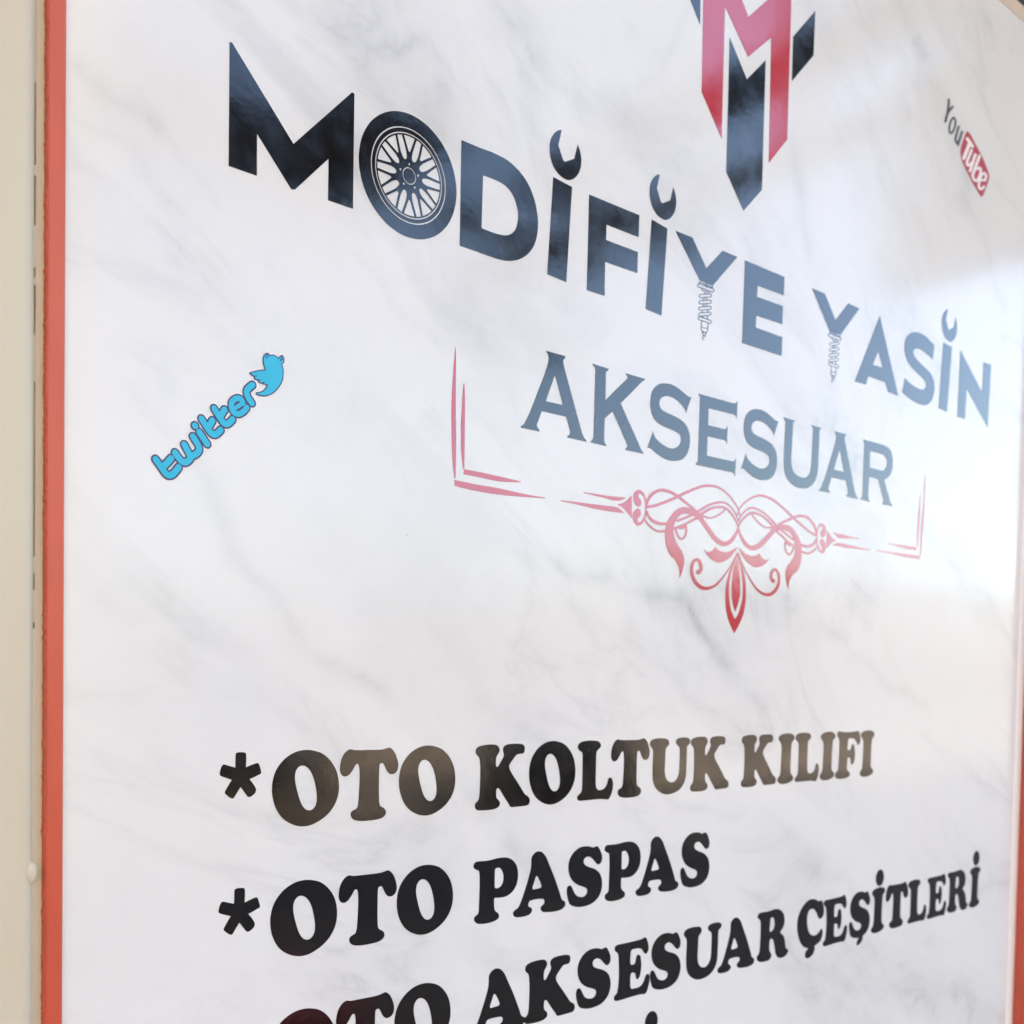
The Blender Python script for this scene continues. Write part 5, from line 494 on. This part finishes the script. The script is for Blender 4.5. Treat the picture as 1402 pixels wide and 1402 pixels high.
for pts, hw, dp in VE:
    dm = np.full(len(co), 1e9)
    for a, b in zip(pts[:-1], pts[1:]):
        a, b = np.array(a, float), np.array(b, float); ab = b-a
        t = np.clip(((pw-a)@ab)/(ab@ab), 0, 1); dm = np.minimum(dm, np.linalg.norm(pw-a-t[:, None]*ab, axis=1))
    vein += 1.75*dp*(np.clip(1-dm/(hw*1.8), 0, 1)**1.6+.6*np.clip(1-dm/(hw*.5), 0, 1))
at = me.attributes.new('vein', 'FLOAT', 'POINT'); at.data.foreach_set('value', vein)
board = link('board', me, M_marble, sign)
letter_count = {}
def part(name, me, m, parent=sign, label=None):
    o = link(name, me, m, parent)
    if label: o['label'] = label
    return o
# headline: MODIFIYE YASIN
HL = D['headline']
g = lambda k: [smooth(c, 8) for c in HL[k]]
part('letter', fill([g('M')]), M_black)
cx, cy = 354.0, 258.0
groups = [[circle(cx, cy, 31.45, 120), circle(cx, cy, 24.25, 100)], [circle(cx, cy, 23.55, 100), circle(cx, cy, 21.6, 100)]]
disc = [circle(cx, cy, 20.95, 100)]
for k in range(10):
    a = R(1+36*k); ca, sa = math.cos(a), math.sin(a)
    pet = [(20.2, 1.55), (16, 1.8), (12, 1.9), (9.6, 1.5), (8.5, .8), (8.2, 0), (8.5, -.8), (9.6, -1.5), (12, -1.9), (16, -1.8), (20.2, -1.55)]
    disc.append([Vector((cx+r*ca-t*sa, cy+r*sa+t*ca)) for r, t in pet])
    b = a+R(18); tri = [Vector((cx+20.2*math.cos(b+R(q)), cy+20.2*math.sin(b+R(q)))) for q in (-10.1, -7, -3.5, 0, 3.5, 7, 10.1)]
    tri += [Vector((cx+r*math.cos(b)-t*math.sin(b), cy+r*math.sin(b)+t*math.cos(b))) for r, t in ((13.2, .85), (12.4, .5), (12.1, 0), (12.4, -.5), (13.2, -.85))]
    disc.append(tri)
for k in range(5):
    a = R(91+72*k); disc.append(circle(cx+6*math.cos(a), cy+6*math.sin(a), .62, 14))
disc.append(circle(cx, cy, 4.35, 48)); groups += [disc, [circle(cx, cy, 3.8, 48)]]
part('letter', fill(groups), M_black, label='letter O drawn as a car wheel with spoked rim')
part('letter', fill([g('D')]), M_black)
for st, wr in (('I', 'wrench'), ('I2', 'wrench2'), ('I3', 'wrench3')):
    o = part('letter', fill([g(st)]), M_black); part('wrench_dot', fill([g(wr)]), M_black, o)
for k in 'F', 'E', 'A', 'S', 'N': part('letter', fill([g(k)]), M_black)
for k, sh in (('Y', (0, 0)), ('Y2', D['shock_shift'])):
    o = part('letter', fill([g(k)]), M_black, label='letter Y whose stem is a spring shock absorber')
    part('shock_absorber', fill([[[Vector((q[0]+sh[0], q[1]+sh[1])) for q in c] for c in s] for s in D['shock']], t=.06, step=.006), M_black, o)
# emblem
for k, mm, lb in (('red', M_red, 'red interlocked M stripe'), ('mid', M_black, None), ('lw', M_black, None), ('rw', M_black, None)):
    part('emblem_stripe', fill([[smooth(c) for c in D['logo'][k]]]), mm, label=lb)
# AKSESUAR
AK, SH = D['aks'], D['aks_shift']
for k in 'AKSEUR': part('letter', fill([[smooth(c, 6) for c in AK[k]]]), M_black)
for k in 'SA': part('letter', fill([[smooth(shift(c, *SH[k]), 6) for c in AK[k]]]), M_black)
# red corner lines and scroll ornament
for c in D['bracket']: part('red_line', fill([[smooth(c, 5)]]), M_red)
AX = 640.6
orn = part('ornament', fill([[smooth(c, 8) for c in s] for s in D['orn_mid']]), M_red, label='red leaf drop at the centre of the scroll ornament')
for s in (0, 1):
    for gi, sh in enumerate(D['orn']):
        cs = [c if s == 0 else [[2*AX-x, y, f] for x, y, f in c] for c in sh]
        part('scroll', fill([[smooth(c, 6) for c in cs]], t=.1, base=.02+.012*gi+.003*s), M_red, orn)
# list rows
GL = D['glyph']; BASE = {1: -78.0, 2: -143.0, 3: -208.0, 4: -273.0}; cache = {}
def glyph(gk):
    if gk in cache: return cache[gk]
    cs = GL[gk[0] if gk in ('Ş', 'İ') else gk] if gk not in ('Ş', 'İ') else GL['S' if gk == 'Ş' else 'I']
    xs = [q[0] for q in cs[0]]; ys = [q[1] for q in cs[0]]
    bottom = {'star': None, 'Ç': None}.get(gk, min(ys))
    if gk == 'star': bottom = -78.0
    if gk == 'Ç': bottom = -208.3
    mx = (min(xs)+max(xs))/2
    groups = [[smooth(shift(c, -mx, -bottom), 6) for c in cs]]
    if gk == 'İ': groups.append([[Vector((1.2+6.3*math.cos(a), 45.3+6.9*math.sin(a))) for a in [2*math.pi*k/28 for k in range(28)]]])
    if gk == 'Ş': groups.append([smooth([[-1.5, 1.5, 1], [5.5, 1.5, 1], [5.2, -1.5, 0], [3.2, -4.4, 0], [-.4, -6.0, 0], [-3.0, -6.2, 0], [-3.6, -4.4, 0], [-2.2, -1.8, 0], [-.4, -.4, 1]], 5)])
    cache[gk] = fill(groups, step=.004); return cache[gk]
for r, gk, cu in D['place']+[[4, 'İ', D['dot4'][0]-1.2]]:
    if r == 3 and gk == 'I': gk = 'İ'
    if r == 3 and gk == 'S' and cu > 700: gk = 'Ş'
    nm = 'asterisk' if gk == 'star' else 'letter'
    o = part(nm, glyph(gk), None)
    if not o.data.materials: o.data.materials.append(M_black)
    o.location = (cu/1000, 0, (BASE[r]-(2.6 if (r, gk) == (3, 'star') else 0))/1000)
# frame strips beside the panel
boxes('top_trim', [(.1684, 1.15, -.0003, .006, .6082, .6215)], M_trim, sign)
boxes('dark_top_strip', [(-.5, 2.2, -.002, .058, CAM_Z+.622, CAM_Z+.78)], M_steel, shop, .002)  # dark strip above the panel's top trim
def ragged(name, x0, x1, y0, y1, z0, z1, m, amp, n, parent):
    bm = bmesh.new(); rows = []
    off = 0
    for k in range(n+1):
        z = z0+(z1-z0)*k/n; off = off*.6+random.uniform(-amp, amp); j = off+(random.uniform(-2.2, 0)*amp if random.random() < .07 else 0)
        rows.append([bm.verts.new(q) for q in ((x0+j, y1, z), (x0+j, y0+.0004, z), (x0+j+.0003, y0, z), (x1-.0006, y0, z), (x1, y0+.0006, z), (x1, y1, z))])
    for a, b in zip(rows[:-1], rows[1:]):
        for i in range(5): bm.faces.new((a[i], a[i+1], b[i+1], b[i]))
    bmesh.ops.recalc_face_normals(bm, faces=bm.faces)
    me = bpy.data.meshes.new(name); bm.to_mesh(me); bm.free(); return link(name, me, m, parent)
ragged('frame_strip', .1684, .1762, -.0022, .006, -.62, .608, M_orange, .0002, 1500, sign)
boxes('edge_ridge', [(.1690, .16925, -.00255, -.00205, -.62, .608)], M_orange, sign)
boxes('frame_strip', [(1.0960, 1.150, -.012, .006, -.62, .608)], M_orange, sign, .0015)
bd = bmesh.new(); prof = [(1.0825, .0), (1.0832, -.0006), (1.086, -.0010), (1.0925, -.0012), (1.0962, -.0012), (1.0962, .002)]
ra = [bd.verts.new((x, y, -.62)) for x, y in prof]; rb = [bd.verts.new((x, y, .608)) for x, y in prof]
for i in range(5): bd.faces.new((ra[i], ra[i+1], rb[i+1], rb[i]))
bmesh.ops.recalc_face_normals(bd, faces=bd.faces); me = bpy.data.meshes.new('edge_bead'); bd.to_mesh(me); bd.free()
for p in me.polygons: p.use_smooth = True
link('edge_bead', me, M_bead, sign)

# ------------------------------------------------------------------ cream metal door frame at the left
dfm = bpy.data.objects.new('door_frame', None); C.objects.link(dfm); dfm.location = (0, 0, CAM_Z)
tag(dfm, 'cream painted metal door frame along the left edge of the sign', 'door frame')
pr = [(.02, .03), (.02, -.006)]
for k in range(9): a = R(90-11.25*k); pr.append((.1574+.0066*math.cos(a)*1.0, -.006+.0066-.0066*math.sin(a)))
pr += [(.1640, .03)]
bm = bmesh.new(); nz = 60
rows = [[bm.verts.new((x, y+.0002*math.sin(z_*.7+1), -.7+1.45*z_/nz)) for x, y in pr] for z_ in range(nz+1)]
for a, b in zip(rows[:-1], rows[1:]):
    for i in range(len(pr)-1): bm.faces.new((a[i], b[i], b[i+1], a[i+1]))
bmesh.ops.recalc_face_normals(bm, faces=bm.faces); me = bpy.data.meshes.new('profile'); bm.to_mesh(me); bm.free()
for p in me.polygons: p.use_smooth = True
me.set_sharp_from_angle(angle=R(40)); link('profile', me, M_cream, dfm)
boxes('gap_backing', [(.1630, .1662, .010, .012, -.70, .75)], M_gap, dfm)  # dark navy strip stands in for the shaded depth of the gap
ragged('board_edge', .1650, .1690, .0010, .028, -.70, .75, M_bare, .00008, 500, dfm)
def zpx(y): return .2761-y*.000303 if y < 700 else .0640-(y-700)*.0003107
for y0, y1 in ((-1500, 122), (233, 248), (314, 371), (383, 394), (461, 525), (762, 784), (806, 850), (858, 2600)):
    boxes('gap_filler', [(.1633, .16535, .0004+.0009*random.random(), .009, zpx(y1), zpx(y0))], M_cream, dfm, .0003)
bm = bmesh.new(); bmesh.ops.create_uvsphere(bm, u_segments=20, v_segments=14, radius=1)
for v in bm.verts:
    k = 1+.12*math.sin(v.co.z*3+1); v.co = Vector((v.co.x*.0023*k, v.co.y*.0022, v.co.z*.0055*k))
me = bpy.data.meshes.new('paint_drip'); bm.to_mesh(me); bm.free()
for p in me.polygons: p.use_smooth = True
o = link('paint_drip', me, M_cream, dfm); o.location = (.1622, -.0040, zpx(1186))

# ------------------------------------------------------------------ stickers
bs = bpy.data.objects.new('bird_sticker', None); C.objects.link(bs); bs.location = (0, 0, CAM_Z)
tag(bs, 'bright blue tilted bird and lowercase word sticker at the left of the panel', 'sticker')
TW = [spline_open(c, 3) for c in D['tw']]; TR = [1.45]*len(TW); TR[10] = .95; TR[11] = 1.3; TR[4] = 1.5; TR[12] = 1.45
LETTER = [0, 0, 1, 1, 2, 2, 3, 3, 4, 4, 5, 5, 6]                     # strokes of each letter
bird = smooth(D['bird'], 5)
def seg_caps(ids, grow): return [[capsule([a, b], TR[i]+grow)] for i in ids for a, b in zip(TW[i][:-1], TW[i][1:]) if (b-a).length > 1e-5]
part('backing', fill(seg_caps(range(len(TW)), 1.3)+[[offset(bird, .8)]], t=.03, step=.0008), M_back, bs)
bz = .26
for k in range(7):
    ids = [i for i in range(len(TW)) if LETTER[i] == k]
    lo = part('letter', fill(seg_caps(ids, .74), t=.03, base=bz, step=.0008), M_navy, bs)
    part('letter_face', fill(seg_caps(ids, 0), t=.02, base=bz+.05, step=.0008), M_blue, lo)
part('outline', fill([[bird]], t=.03, base=bz), M_navy, bs)
bo = part('bird', fill([[offset(bird, -.55)]], t=.03, base=bz+.05), M_blue, bs)
for f in D['feather']: part('feather_line', fill([[capsule(spline_open(f, 4), .22)]], t=.03, base=bz+.1), M_navy, bo)
ys = bpy.data.objects.new('video_sticker', None); C.objects.link(ys); ys.location = (0, 0, CAM_Z)
tag(ys, 'slanted grey and red video logo sticker at the upper right of the panel', 'sticker')
bx = part('red_box', fill([[smooth(D['ytbox'], 5)]], t=.06), M_rbox, ys)
for k, c in enumerate(D['yttube']): part('letter_stroke', fill([[[Vector(q[:2]) for q in g_]] for g_ in c], t=.02, base=.1+.012*k, step=.0008), M_back, bx)
for k, c in enumerate(D['ytyou']): part('letter_stroke', fill([[[Vector(q[:2]) for q in g_]] for g_ in c], t=.02, base=.02+.012*k, step=.0008), M_grey, ys)
